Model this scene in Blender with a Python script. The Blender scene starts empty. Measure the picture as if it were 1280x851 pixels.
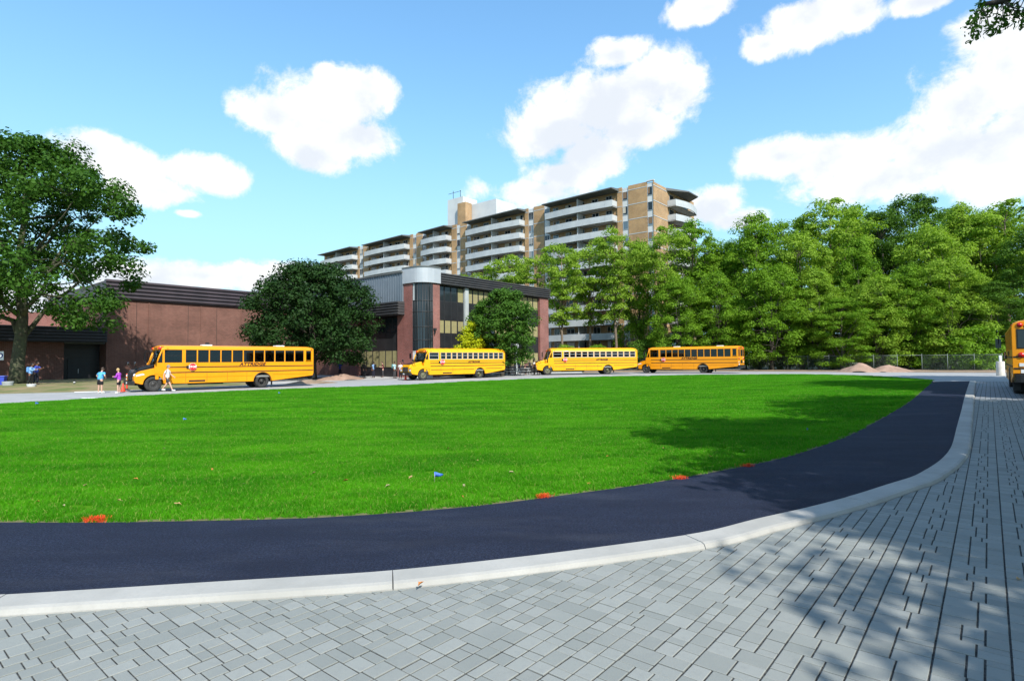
import bpy, bmesh, math, random
import numpy as np
from mathutils import Vector, Matrix
random.seed(7); np.random.seed(7)
R = math.radians
scene = bpy.context.scene
C = scene.collection

# ------------------------------------------------------------------ camera
FP, HC, PITCH, ROLL = 715.0, 1.9, math.atan(24.7/715), 0.0079
FWD = Vector((0, math.cos(PITCH), math.sin(PITCH))); U0 = Vector((0, -math.sin(PITCH), math.cos(PITCH)))
RT = Vector((1,0,0))*math.cos(ROLL) - U0*math.sin(ROLL)
UP = Vector((1,0,0))*math.sin(ROLL) + U0*math.cos(ROLL)
camd = bpy.data.cameras.new('camera'); cam = bpy.data.objects.new('camera', camd); C.objects.link(cam)
camd.sensor_width = 36; camd.lens = FP/1280*36; camd.clip_end = 5000; camd.clip_start = .05
mw = Matrix.Identity(4)
for i in range(3):
    mw[i][0] = RT[i]; mw[i][1] = UP[i]; mw[i][2] = -FWD[i]
mw[2][3] = HC
cam.matrix_world = mw
scene.camera = cam
def ray(px, py): return (FWD*FP + RT*(px-640) + UP*(425.5-py)).normalized()

# ------------------------------------------------------------------ light, view
SUN_AZ, SUN_EL = (.40, -.917), R(43)
scene.view_settings.view_transform = 'Standard'; scene.view_settings.look = 'None'
scene.view_settings.exposure = 0.6; scene.view_settings.gamma = 1
SKY_STRENGTH = .15
sd = bpy.data.lights.new('sun', 'SUN'); sd.energy = 4.3; sd.angle = R(.53); sd.color = (1, .955, .88)
so = bpy.data.objects.new('sun', sd); C.objects.link(so)
sv = Vector((SUN_AZ[0]*math.cos(SUN_EL), SUN_AZ[1]*math.cos(SUN_EL), math.sin(SUN_EL))).normalized()
so.rotation_euler = sv.to_track_quat('Z', 'Y').to_euler(); so.location = (0, -20, 40)

# ------------------------------------------------------------------ node helper
class S:
    """wraps a socket so that shader maths reads like maths"""
    def __init__(s, t, o): s.t = t; s.o = o
    def _m(s, op, b=None, c=None, rev=False):
        n = s.t.nodes.new('ShaderNodeMath'); n.operation = op
        ins = [s, b, c]
        if rev: ins = [b, s, c]
        for i, x in enumerate(ins):
            if x is None: continue
            if isinstance(x, S): s.t.links.new(x.o, n.inputs[i])
            else: n.inputs[i].default_value = x
        return S(s.t, n.outputs[0])
    def __add__(s, b): return s._m('ADD', b)
    def __sub__(s, b): return s._m('SUBTRACT', b)
    def __mul__(s, b): return s._m('MULTIPLY', b)
    def __rsub__(s, b): return s._m('SUBTRACT', b, rev=True)
    def mx(s, b): return s._m('MAXIMUM', b)
    def mn(s, b): return s._m('MINIMUM', b)
    def smax(s, b, k): return s._m('SMOOTH_MAX', b, k)
def smooth(t, x, a, b, lo=0., hi=1.):
    n = t.nodes.new('ShaderNodeMapRange'); n.interpolation_type = 'SMOOTHSTEP'; n.clamp = True
    t.links.new(x.o, n.inputs[0])
    for i, v in enumerate((a, b, lo, hi)): n.inputs[i+1].default_value = v
    return S(t, n.outputs[0])
def noise(t, vec, scale, detail=4, rough=.55, dist=0., out=0):
    n = t.nodes.new('ShaderNodeTexNoise'); n.inputs['Scale'].default_value = scale
    n.inputs['Detail'].default_value = detail; n.inputs['Roughness'].default_value = rough; n.inputs['Distortion'].default_value = dist
    if vec is not None: t.links.new(vec.o, n.inputs['Vector'])
    return S(t, n.outputs[out])
def mixc(t, fac, a, b, blend='MIX'):
    n = t.nodes.new('ShaderNodeMix'); n.data_type = 'RGBA'; n.blend_type = blend
    for idx, x in ((0, fac), (6, a), (7, b)):
        if isinstance(x, S): t.links.new(x.o, n.inputs[idx])
        elif idx == 0: n.inputs[0].default_value = x
        else: n.inputs[idx].default_value = (*x[:3], 1)
    return S(t, n.outputs[2])
def vmad(t, v, m, a):
    n = t.nodes.new('ShaderNodeVectorMath'); n.operation = 'MULTIPLY_ADD'; t.links.new(v.o, n.inputs[0])
    n.inputs[1].default_value = m; n.inputs[2].default_value = a
    return S(t, n.outputs[0])
def vlen(t, v):
    n = t.nodes.new('ShaderNodeVectorMath'); n.operation = 'LENGTH'; t.links.new(v.o, n.inputs[0]); return S(t, n.outputs[1])

# ------------------------------------------------------------------ world: sky and cumulus clouds, laid out by direction
wd = bpy.data.worlds.new('World'); scene.world = wd; wd.use_nodes = True
wt = wd.node_tree
for n in list(wt.nodes): wt.nodes.remove(n)
sky = wt.nodes.new('ShaderNodeTexSky'); sky.sky_type = 'NISHITA'; sky.sun_disc = False
sky.sun_elevation = SUN_EL; sky.sun_rotation = math.atan2(SUN_AZ[0], SUN_AZ[1])
sky.air_density = 1.15; sky.dust_density = 0.0; sky.ozone_density = 2.2
tc = wt.nodes.new('ShaderNodeTexCoord'); gdir = S(wt, tc.outputs['Generated'])
sep = wt.nodes.new('ShaderNodeSeparateXYZ'); wt.links.new(gdir.o, sep.inputs[0])
dx, dy, dz = (S(wt, sep.outputs[i]) for i in range(3))
az = dx._m('ARCTAN2', dy); el = dz._m('ARCSINE')
cmb = wt.nodes.new('ShaderNodeCombineXYZ'); wt.links.new(az.o, cmb.inputs[0]); wt.links.new(el.o, cmb.inputs[1])
ae = S(wt, cmb.outputs[0])
BLOBS = [(400,148,78,55),(338,142,46,32),(445,118,44,40),(440,172,56,34),(395,192,56,26),(415,94,28,16),
 (118,190,52,28),(165,212,48,32),(255,218,62,24),(192,238,60,22),(236,267,20,7),
 (690,168,66,48),(760,130,78,48),(815,105,70,38),(850,112,44,42),(735,195,60,34),(770,68,40,20),(795,160,56,30),(668,240,66,20),(700,218,58,24),
 (1008,28,76,34),(955,58,36,20),(1072,15,40,26),(880,10,44,20),
 (1205,128,84,52),(1255,80,66,62),(1180,192,104,46),(1050,196,84,32),(978,196,56,24),(1250,195,84,60),(1100,226,120,30),(1300,150,76,95),(1232,40,52,34),
 (265,345,125,22),(195,352,84,18),(350,350,64,20),(892,258,40,24),(925,275,40,16),(1155,0,50,16),(30,380,120,30),(560,330,60,14)]
F = None
for (px, py, rx, ry) in BLOBS:
    d = ray(px, py); a0 = math.atan2(d.x, d.y); e0 = math.asin(d.z)
    d1 = ray(px+rx, py); d2 = ray(px, py-ry)
    ra = max(abs(math.atan2(d1.x, d1.y)-a0), .006)*1.08; re = max(abs(math.asin(d2.z)-e0), .004)*1.08
    b = 1.0 - vlen(wt, vmad(wt, ae, (1/ra, 1/re, 0), (-a0/ra, -e0/re, 0)))
    F = b if F is None else F.smax(b, .12)
n1 = noise(wt, gdir, 10.0, 14, .66, .2); n2 = noise(wt, gdir, 2.6, 4, .5)
Fout = (n2 - .55)*5.0                                            # the same kind of cloud goes on outside the picture
side = smooth(wt, az._m('ABSOLUTE'), R(46), R(60)).mx(smooth(wt, el, R(36), R(48)))
Fa = F*(1.0 - side) + Fout*side
Ft = Fa + (n1 - .5)*2.3 + .02
mask = smooth(wt, Ft, -.10, .40)
hor = smooth(wt, el, R(-1), R(1))
# the thicker middle and the base of a cloud are a little greyer
n3 = noise(wt, vmad(wt, gdir, (1, 1, 1.5), (0, 0, .07)), 5.5, 8, .55)
low = smooth(wt, noise(wt, vmad(wt, gdir, (1, 1, 1), (0, 0, .035)), 9.0, 5, .55) - n1*.9, -.10, .22)
grey = smooth(wt, n3 + Fa*.22 + low*.12, .54, .84)*.75
cloudc = mixc(wt, grey, (5.2, 5.2, 5.2), (3.3, 3.6, 4.05))
skyc = mixc(wt, 1.0, S(wt, sky.outputs[0]), (1.16, 1.34, 1.42), 'MULTIPLY')
hs = wt.nodes.new('ShaderNodeHueSaturation'); hs.inputs['Saturation'].default_value = 1.08; hs.inputs['Value'].default_value = 1.0
wt.links.new(skyc.o, hs.inputs['Color'])
# clear air: the glow towards the horizon levels off instead of running to white
sp = wt.nodes.new('ShaderNodeSeparateColor'); wt.links.new(hs.outputs[0], sp.inputs[0]); cc = wt.nodes.new('ShaderNodeCombineColor')
for i, kk in enumerate((2.75, 4.9, 6.2)):
    ch = S(wt, sp.outputs[i]); q = ch*(1/kk); lim = ch._m('DIVIDE', (q*q*q + 1.0)._m('POWER', 1/3)); wt.links.new(lim.o, cc.inputs[i])
skyc = S(wt, cc.outputs[0])
allc = mixc(wt, mask*hor*.97, skyc, cloudc)
bg = wt.nodes.new('ShaderNodeBackground'); bg.inputs[1].default_value = SKY_STRENGTH
wt.links.new(allc.o, bg.inputs[0]); wo = wt.nodes.new('ShaderNodeOutputWorld'); wt.links.new(bg.outputs[0], wo.inputs[0])

# ------------------------------------------------------------------ materials
MATS = {}
def M(name, col, rough=.6, metal=0., col2=None, vs=3., bump=0., bs=40., spec=.4, vd=4, fn=None, coat=0.):
    if name in MATS: return MATS[name]
    m = bpy.data.materials.new(name); m.use_nodes = True; t = m.node_tree
    p = t.nodes['Principled BSDF']; p.inputs['Roughness'].default_value = rough; p.inputs['Metallic'].default_value = metal
    p.inputs['Specular IOR Level'].default_value = spec; p.inputs['Coat Weight'].default_value = coat
    p.inputs['Base Color'].default_value = (*col, 1)
    tcn = t.nodes.new('ShaderNodeTexCoord'); v = S(t, tcn.outputs['Object'])
    if col2 is not None:
        f = smooth(t, noise(t, v, vs, vd, .6), .3, .7)
        t.links.new(mixc(t, f, col, col2).o, p.inputs['Base Color'])
    if bump:
        b = t.nodes.new('ShaderNodeBump'); b.inputs['Strength'].default_value = bump; b.inputs['Distance'].default_value = .02
        t.links.new(noise(t, v, bs, 5, .6).o, b.inputs['Height']); t.links.new(b.outputs[0], p.inputs['Normal'])
    if fn: fn(t, p, v)
    MATS[name] = m; return m
def brickm(name, c1, c2, mortar, scale=1.):
    def fn(t, p, v):
        s = t.nodes.new('ShaderNodeSeparateXYZ'); t.links.new(v.o, s.inputs[0])
        c = t.nodes.new('ShaderNodeCombineXYZ'); xy = S(t, s.outputs[0]) + S(t, s.outputs[1])
        t.links.new(xy.o, c.inputs[0]); t.links.new(s.outputs[2], c.inputs[1])
        b = t.nodes.new('ShaderNodeTexBrick'); t.links.new(c.outputs[0], b.inputs['Vector'])
        b.inputs['Scale'].default_value = 1; b.inputs['Brick Width'].default_value = .22*scale; b.inputs['Row Height'].default_value = .075*scale
        b.inputs['Mortar Size'].default_value = .008*scale; b.inputs['Bias'].default_value = 0.
        b.inputs['Color1'].default_value = (*c1, 1); b.inputs['Color2'].default_value = (*c2, 1); b.inputs['Mortar'].default_value = (*mortar, 1)
        big = smooth(t, noise(t, v, .35, 6, .65), .3, .72, .72, 1.12)
        t.links.new(mixc(t, 1.0, S(t, b.outputs[0]), big, 'MULTIPLY').o, p.inputs['Base Color'])
        bp = t.nodes.new('ShaderNodeBump'); bp.inputs['Strength'].default_value = .5; bp.inputs['Distance'].default_value = .01; bp.invert = True
        t.links.new(b.outputs['Fac'], bp.inputs['Height']); t.links.new(bp.outputs[0], p.inputs['Normal'])
    return M(name, c1, .85, fn=fn)
def glassm(name, tint, trans, rough=.03):
    """window glass: a dim, tinted see-through pane with a sharp reflection"""
    m = bpy.data.materials.new(name); m.use_nodes = True; t = m.node_tree; MATS[name] = m
    t.nodes.remove(t.nodes['Principled BSDF'])
    g = t.nodes.new('ShaderNodeBsdfGlossy'); g.inputs['Roughness'].default_value = rough; g.inputs['Color'].default_value = (.9, .95, 1, 1)
    tr = t.nodes.new('ShaderNodeBsdfTransparent'); tr.inputs[0].default_value = (*[c*trans for c in tint], 1)
    fr = t.nodes.new('ShaderNodeFresnel'); fr.inputs[0].default_value = 1.5
    mx = t.nodes.new('ShaderNodeMixShader'); t.links.new(fr.outputs[0], mx.inputs[0]); t.links.new(tr.outputs[0], mx.inputs[1]); t.links.new(g.outputs[0], mx.inputs[2])
    t.links.new(mx.outputs[0], t.nodes['Material Output'].inputs[0])
    return m
def leafm(name, c1, c2, c3, trans=.35):
    m = bpy.data.materials.new(name); m.use_nodes = True; t = m.node_tree; MATS[name] = m
    p = t.nodes['Principled BSDF']; p.inputs['Roughness'].default_value = .6; p.inputs['Specular IOR Level'].default_value = .15
    at = t.nodes.new('ShaderNodeAttribute'); at.attribute_name = 'tone'; tone = S(t, at.outputs['Fac'])
    tcn = t.nodes.new('ShaderNodeTexCoord'); v = S(t, tcn.outputs['Object'])
    oi = t.nodes.new('ShaderNodeObjectInfo'); rnd = S(t, oi.outputs['Random'])
    f = smooth(t, noise(t, v, .55, 3, .5), .35, .65)*.6 + tone*.4
    col = mixc(t, f, c1, c2); col = mixc(t, (rnd*.45 + tone*.2), col, c3)
    t.links.new(col.o, p.inputs['Base Color'])
    tl = t.nodes.new('ShaderNodeBsdfTranslucent')
    t.links.new(mixc(t, 1.0, col, (1.15, 1.25, .6), 'MULTIPLY').o, tl.inputs[0])
    mx = t.nodes.new('ShaderNodeMixShader'); mx.inputs[0].default_value = trans
    t.links.new(p.outputs[0], mx.inputs[1]); t.links.new(tl.outputs[0], mx.inputs[2]); t.links.new(mx.outputs[0], t.nodes['Material Output'].inputs[0])
    return m

# ------------------------------------------------------------------ mesh helpers
def tag(o, label=None, cat=None, group=None, kind=None):
    if label: o['label'] = label
    if cat: o['category'] = cat
    if group: o['group'] = group
    if kind: o['kind'] = kind
    return o
def link(name, data, parent=None, loc=None, rot=None):
    o = bpy.data.objects.new(name, data); C.objects.link(o)
    if parent: o.parent = parent
    if loc is not None: o.location = loc
    if rot is not None: o.rotation_euler = rot
    return o
def empty(name, loc=(0,0,0), rz=0., label=None, cat=None, group=None):
    o = link(name, None, None, loc, (0, 0, rz)); o.empty_display_size = .3
    return tag(o, label, cat, group)
class MB:
    def __init__(s): s.v = []; s.f = []; s.m = []; s.s = []
    def add(s, vs, fs, mi=0, sm=False):
        k = len(s.v); s.v += [tuple(p) for p in vs]
        for f in fs: s.f.append([k+i for i in f]); s.m.append(mi); s.s.append(sm)
        return s
    def box(s, x0, x1, y0, y1, z0, z1, mi=0, mat=None):
        vs = [Vector(p) for p in ((x0,y0,z0),(x1,y0,z0),(x1,y1,z0),(x0,y1,z0),(x0,y0,z1),(x1,y0,z1),(x1,y1,z1),(x0,y1,z1))]
        if mat is not None: vs = [mat @ p for p in vs]
        return s.add(vs, [(0,3,2,1),(4,5,6,7),(0,1,5,4),(1,2,6,5),(2,3,7,6),(3,0,4,7)], mi)
    def tube(s, pts, rad, n=8, mi=0, cap=True):
        pts = [Vector(p) for p in pts]; k = len(pts)
        if not hasattr(rad, '__len__'): rad = [rad]*k
        vs = []; ref = None
        for i, p in enumerate(pts):
            t = (pts[min(i+1, k-1)] - pts[max(i-1, 0)]).normalized()
            if ref is None: ref = t.orthogonal().normalized()
            a = (ref - t*ref.dot(t))
            a = a.normalized() if a.length > 1e-6 else t.orthogonal().normalized()
            ref = a; b = t.cross(a)
            for j in range(n):
                q = 2*math.pi*j/n; vs.append(p + (a*math.cos(q) + b*math.sin(q))*rad[i])
        fs = [(i*n+j, i*n+(j+1) % n, (i+1)*n+(j+1) % n, (i+1)*n+j) for i in range(k-1) for j in range(n)]
        s.add(vs, fs, mi, True)
        if cap:
            b = len(s.v) - len(vs)
            s.f.append([b+j for j in reversed(range(n))]); s.m.append(mi); s.s.append(False)
            s.f.append([b+(k-1)*n+j for j in range(n)]); s.m.append(mi); s.s.append(False)
        return s
    def lathe(s, prof, n=24, mi=0, axis='z', o=(0,0,0), sm=True):
        vs = []; k = len(prof)
        for r, h in prof:
            for j in range(n):
                a = 2*math.pi*j/n; c, q = r*math.cos(a), r*math.sin(a)
                p = (c, q, h) if axis == 'z' else ((c, h, q) if axis == 'y' else (h, c, q))
                vs.append((p[0]+o[0], p[1]+o[1], p[2]+o[2]))
        fs = []
        for i in range(k-1):
            for j in range(n):
                q = (i*n+j, i*n+(j+1) % n, (i+1)*n+(j+1) % n, (i+1)*n+j)
                fs.append(q if axis != 'y' else q[::-1])
        return s.add(vs, fs, mi, sm)
    def prism(s, poly, a, b, axis='y', mi=0, sm=False):
        """poly in (x,z) for axis y, (x,y) for axis z, (y,z) for axis x"""
        n = len(poly)
        def P(p, h): return (p[0], h, p[1]) if axis == 'y' else ((p[0], p[1], h) if axis == 'z' else (h, p[0], p[1]))
        vs = [P(p, a) for p in poly] + [P(p, b) for p in poly]
        ar = sum(poly[i][0]*poly[(i+1) % n][1] - poly[(i+1) % n][0]*poly[i][1] for i in range(n))
        flip = (ar > 0) == (axis != 'y')
        fs = [tuple(range(n)), tuple(range(2*n-1, n-1, -1))] + [(i, i+n, (i+1) % n+n, (i+1) % n) for i in range(n)]
        if flip: fs = [f[::-1] for f in fs]
        return s.add(vs, fs, mi, sm)
    def mesh(s, name, mats):
        me = bpy.data.meshes.new(name); me.from_pydata(s.v, [], s.f)
        for m in (mats if isinstance(mats, (list, tuple)) else [mats]): me.materials.append(m)
        if s.f:
            me.polygons.foreach_set('material_index', s.m); me.polygons.foreach_set('use_smooth', s.s)
        me.update(); return me
    def build(s, name, mats, parent=None, loc=None, rot=None, bevel=0., seg=2):
        o = link(name, s.mesh(name, mats), parent, loc, rot)
        if bevel:
            b = o.modifiers.new('bevel', 'BEVEL'); b.width = bevel; b.segments = seg; b.limit_method = 'ANGLE'; b.angle_limit = R(35)
        return o
def bx(name, mat, parent, x0, x1, y0, y1, z0, z1, bevel=0.):
    return MB().box(x0, x1, y0, y1, z0, z1).build(name, mat, parent, bevel=bevel)
def npmesh(name, V, Fq, mat, tone=None, smooth_=False):
    """mesh from numpy arrays: V (n,3), Fq (m,k) with one k for all faces"""
    me = bpy.data.meshes.new(name); n = len(V); m, k = Fq.shape
    me.vertices.add(n); me.vertices.foreach_set('co', np.asarray(V, np.float32).ravel())
    me.loops.add(m*k); me.loops.foreach_set('vertex_index', Fq.astype(np.int32).ravel())
    me.polygons.add(m); me.polygons.foreach_set('loop_start', np.arange(0, m*k, k, dtype=np.int32))
    me.polygons.foreach_set('use_smooth', np.full(m, smooth_))
    if tone is not None:
        a = me.attributes.new('tone', 'FLOAT', 'FACE'); a.data.foreach_set('value', np.asarray(tone, np.float32))
    me.materials.append(mat); me.update(calc_edges=True); return me

# ------------------------------------------------------------------ terrain
def ss(x, a, b):
    t = min(max((x-a)/(b-a), 0), 1); return t*t*(3-2*t)
def hgt(x, y):
    return max(.25*ss(x, 9, 20)*ss(y, 10, 24), .2*ss(y, 48, 70))
def G(px, py, dz=0.):
    d = ray(px, py); z = dz
    for _ in range(30):
        t = (z - HC)/d.z; p = Vector((0, 0, HC)) + d*t; z = hgt(p.x, p.y) + dz
    return Vector((p.x, p.y, z))
AU = Vector((.64, .768, 0)); AN = Vector((.768, -.64, 0))     # the street's two directions; AN points right, towards the camera
ROT_U = math.atan2(AU.y, AU.x)
def poly_px(pts, dz=0.): return [G(x, y, dz) for x, y in pts]
def resample(pts, n):
    P = [Vector((p[0], p[1], 0)) for p in pts]; L = [0]
    for a, b in zip(P, P[1:]): L.append(L[-1] + (b-a).length)
    out = []; j = 0
    for i in range(n):
        s = L[-1]*i/(n-1)
        while j < len(P)-2 and L[j+1] < s: j += 1
        # Catmull-Rom through the points
        a, b = P[j], P[j+1]; t = (s-L[j])/max(L[j+1]-L[j], 1e-6); p0 = P[max(j-1, 0)]; p3 = P[min(j+2, len(P)-1)]
        la = (b-a).length; m0 = (b-p0)*(la/max((b-a).length+(a-p0).length, 1e-6)); m1 = (p3-a)*(la/max((p3-b).length+(b-a).length, 1e-6))
        out.append(a*(2*t**3-3*t*t+1) + m0*(t**3-2*t*t+t) + b*(-2*t**3+3*t*t) + m1*(t**3-t*t))
    return out
def loft(name, A, B, k, mat, dz, kind='structure'):
    n = len(A); vs = []; fs = []
    for i in range(n):
        for j in range(k+1):
            p = A[i].lerp(B[i], j/k); vs.append((p.x, p.y, hgt(p.x, p.y)+dz))
    for i in range(n-1):
        for j in range(k):
            a = i*(k+1)+j; fs.append((a, a+1, a+k+2, a+k+1))
    me = bpy.data.meshes.new(name); me.from_pydata(vs, [], fs); me.materials.append(mat)
    me.polygons.foreach_set('use_smooth', [True]*len(fs)); me.update()
    if len(me.polygons) and me.polygons[0].normal.z < 0: me.flip_normals()
    o = link(name, me); tag(o, kind=kind); return o
# ================================================================== THE SETTING
def asphalt_fn(t, p, v):
    f = smooth(t, noise(t, v, 48, 5, .8), .38, .68)
    big = smooth(t, noise(t, vmad(t, v, (.5, 1.2, 1), (0, 0, 0)), 1.3, 7, .65), .35, .68)
    c = mixc(t, f, (.006, .009, .022), (.032, .042, .078)); c = mixc(t, big*.65, c, (.009, .012, .026))
    dust = smooth(t, noise(t, vmad(t, v, (.25, 1.0, 1), (3, 0, 0)), .8, 8, .7), .50, .72)
    c = mixc(t, dust*.35, c, (.060, .064, .082))
    c = mixc(t, smooth(t, noise(t, v, 14, 3, .7), .62, .72)*.5, c, (.004, .005, .012))
    t.links.new(c.o, p.inputs['Base Color'])
    b = t.nodes.new('ShaderNodeBump'); b.inputs['Strength'].default_value = 1.; b.inputs['Distance'].default_value = .012
    t.links.new(noise(t, v, 70, 4, .75).o, b.inputs['Height']); t.links.new(b.outputs[0], p.inputs['Normal'])
m_asph = M('fresh_asphalt', (.03,.03,.05), .8, fn=asphalt_fn, spec=.2)
def conc_fn(c1, c2, spots=.0):
    def fn(t, p, v):
        f = smooth(t, noise(t, v, .8, 6, .65), .3, .7); g = noise(t, v, 45, 3, .7)
        c = mixc(t, f, c1, c2); c = mixc(t, smooth(t, g, .45, .75)*.35, c, tuple(x*.72 for x in c1))
        t.links.new(c.o, p.inputs['Base Color'])
        b = t.nodes.new('ShaderNodeBump'); b.inputs['Strength'].default_value = .35; b.inputs['Distance'].default_value = .006
        t.links.new(g.o, b.inputs['Height']); t.links.new(b.outputs[0], p.inputs['Normal'])
    return fn
m_kerb = M('kerb_concrete', (.55,.55,.52), .85, fn=conc_fn((.41,.40,.37), (.31,.305,.28)))
m_road = M('pale_road', (.4,.4,.4), .9, fn=conc_fn((.37,.37,.365), (.29,.295,.295)))
m_plaza = M('plaza_concrete', (.5,.5,.49), .9, fn=conc_fn((.46,.455,.44), (.37,.37,.36)))
m_dirt = M('bare_dirt', (.30,.21,.15), .95, col2=(.20,.15,.10), vs=1.2, bump=.8, bs=9, vd=7)
m_sand = M('pale_sand', (.36,.24,.18), .95, col2=(.26,.17,.125), vs=1.6, bump=.8, bs=14, vd=7)
m_soil = M('lawn_soil', (.045,.17,.006), .95, col2=(.08,.21,.012), vs=4., bump=.6, bs=60, spec=.0)
m_far = M('far_ground', (.07,.10,.03), .95, col2=(.12,.10,.06), vs=.15, vd=6)
m_verge = M('dry_verge', (.10,.14,.035), .95, col2=(.27,.20,.11), vs=.55, vd=7, bump=.6, bs=20)
m_joint = M('joint_grit', (.014,.014,.015), .95, col2=(.075,.075,.07), vs=30., bump=.8, bs=90, vd=3)

# far ground out to the horizon
gv = [(0, 30, -.12)]; gf = []; rings = [20, 60, 120, 250, 600, 1500, 4000]; nn = 48
for r in rings:
    for j in range(nn):
        a = 2*math.pi*j/nn; x, y = r*math.cos(a), 30+r*math.sin(a); gv.append((x, y, (hgt(x, y) if r < 200 else .2) - .16))
gf += [(0, 1+j, 1+(j+1) % nn) for j in range(nn)]
for i in range(len(rings)-1):
    for j in range(nn):
        a = 1+i*nn+j; b = 1+i*nn+(j+1) % nn; gf.append((a, a+nn, b+nn, b))
me = bpy.data.meshes.new('ground'); me.from_pydata(gv, [], gf); me.materials.append(m_far); me.update()
tag(link('ground', me), kind='structure')

# outlines read off the photograph and laid on the ground
near_px = [(0,653),(110,653.5),(200,652),(300,650.5),(380,648),(470,643),(560,636),(640,627.5),(720,617),(790,607.5),(850,598),(935,582),(985,571),(1020,560),(1062,544),(1090,530),(1118,514),(1140,500),(1156,486),(1165,477)]
far_px = [(0,505),(50,502),(100,499),(150,496),(200,493.3),(250,490.6),(300,488.3),(350,486.4),(400,484.6),(450,483),(500,481),(560,478),(640,474.3),(720,471.5),(800,469.8),(900,468.5),(1000,467.8),(1080,469.5),(1130,472),(1165,474.5)]
N0 = poly_px(near_px, .04); F0 = poly_px(far_px, .04)
N0 = [Vector((-46, 6.4, 0)), Vector((-22, 6.7, 0))] + N0; F0 = [F0[0]-AU*24, F0[0]-AU*10] + F0
NL = resample(N0, 140); FL = resample(F0, 140)
def inset(L, d): return [p + d for p in L]
m_fringe = M('dry_lawn_edge', (.20,.16,.08), .95, col2=(.10,.13,.03), vs=7., bump=.8, bs=60, vd=6)
fr_in = []
for i, p in enumerate(NL):
    d = (NL[min(i+1, 139)]-NL[max(i-1, 0)]).normalized(); fr_in.append(p + Vector((-d.y, d.x, 0))*.13)
loft('lawn_fringe', NL, fr_in, 1, m_fringe, .036)
lawn_base = loft('lawn', NL, FL, 60, m_soil, .03)
kl_px = [(0,746.5),(120,739.5),(250,731),(370,724),(485,716.5),(640,700),(760,684.5),(890,665),(960,647.5),(1016,634.8),(1060,623),(1095,611),(1138.7,599),(1161,588),(1177,578.5),(1188.8,567),(1194,557),(1198.7,534),(1205,509),(1209.5,490),(1213.5,476)]
kr_px = [(0,766.5),(120,758.5),(250,750),(370,742),(485,733.5),(640,716.5),(755,702),(890,682),(960,663.5),(1030,646.5),(1101,626),(1155,608),(1172,600),(1185.5,590),(1198.7,577.6),(1206,567),(1209.9,555.4),(1212.3,534),(1215,509),(1217,490),(1218.5,476.5)]
KL = poly_px(kl_px, .055); KR = poly_px(kr_px, .0)
dl = (KL[0]-KL[1]).normalized(); dl.z = 0
KL = [KL[0]+dl*30, KL[0]+dl*12, KL[0]+dl*4] + KL; KR = [KR[0]+dl*30, KR[0]+dl*12, KR[0]+dl*4] + KR
KLs = resample(KL, 150)
asp = loft('asphalt_path', resample(N0, 150), KLs, 14, m_asph, .045)
# kerb: one width along its own normal, cast in bays of about three metres
KC = resample([(a+b)/2 for a, b in zip(KL, KR)], 900)
kw = .155
kerb = empty('kerb', (0,0,0)); tag(kerb, kind='structure')
prof = [(-kw,-.12),(-kw,.050),(-kw+.012,.062),(kw-.055,.058),(kw-.02,.046),(kw,.012),(kw+.004,-.12)]
L = [0.]
for a, b in zip(KC, KC[1:]): L.append(L[-1]+(b-a).length)
jt = (G(485, 725) - KC[0]); 
i_j = min(range(len(KC)), key=lambda i: (KC[i]-Vector((*G(485,725).xy, 0))).length)
off = L[i_j] % 3.05
bounds = [0.] + [off + 3.05*k for k in range(int(L[-1]/3.05)+2)]
def at_len(s):
    s = min(max(s, 0), L[-1]-1e-4); i = int(np.searchsorted(L, s, 'right'))-1; t = (s-L[i])/max(L[i+1]-L[i], 1e-9)
    return KC[i].lerp(KC[i+1], t), (KC[min(i+4, len(KC)-1)]-KC[max(i-4, 0)]).normalized()
for s0, s1 in zip(bounds, bounds[1:]):
    if s1 - s0 < .3 or s0 > L[-1]-.3: continue
    s1 = min(s1, L[-1]); k = 16; vs = []; fs = []; m = len(prof); jz = random.uniform(-.003, .003)
    for i in range(k+1):
        p, d = at_len(s0+.004 + (s1-s0-.008)*i/k); nrm = Vector((d.y, -d.x, 0))
        for (w, z) in prof: q = p + nrm*w; vs.append((q.x, q.y, hgt(q.x, q.y)+z+jz))
    for i in range(k):
        for j in range(m-1): fs.append((i*m+j, i*m+j+1, (i+1)*m+j+1, (i+1)*m+j))
    fs += [tuple(range(m))[::-1], tuple(k*m+j for j in range(m))]
    me = bpy.data.meshes.new('kerb_segment'); me.from_pydata(vs, [], fs); me.materials.append(m_kerb)
    me.update()
    bmx = bmesh.new(); bmx.from_mesh(me); bmesh.ops.recalc_face_normals(bmx, faces=bmx.faces); bmx.to_mesh(me); bmx.free()
    link('kerb_segment', me, kerb)

# the paved drive: bed, then the stones
def paved_far(t, p, v):
    mp = t.nodes.new('ShaderNodeMapping'); mp.inputs['Rotation'].default_value = (0, 0, -ROT_U); t.links.new(v.o, mp.inputs[0])
    b = t.nodes.new('ShaderNodeTexBrick'); t.links.new(mp.outputs[0], b.inputs['Vector'])
    b.inputs['Scale'].default_value = 1; b.inputs['Brick Width'].default_value = .2; b.inputs['Row Height'].default_value = .163; b.inputs['Mortar Size'].default_value = .010
    b.inputs['Color1'].default_value = (.27,.285,.29,1); b.inputs['Color2'].default_value = (.21,.225,.235,1); b.inputs['Mortar'].default_value = (.05,.05,.05,1)
    t.links.new(b.outputs[0], p.inputs['Base Color'])
m_pavefar = M('paving_far', (.3,.3,.3), .85, fn=paved_far)
KCr = resample(KC, 150); OUT = []
for p in KCr:
    b = p.dot(AN); a = p.dot(AU); OUT.append(Vector((p.x, p.y, 0)) + AN*max(9.0 - b, 4) + (AU*-14 if a < 2 else Vector((0,0,0))))
bedN = [i for i, p in enumerate(KCr)]
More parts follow.
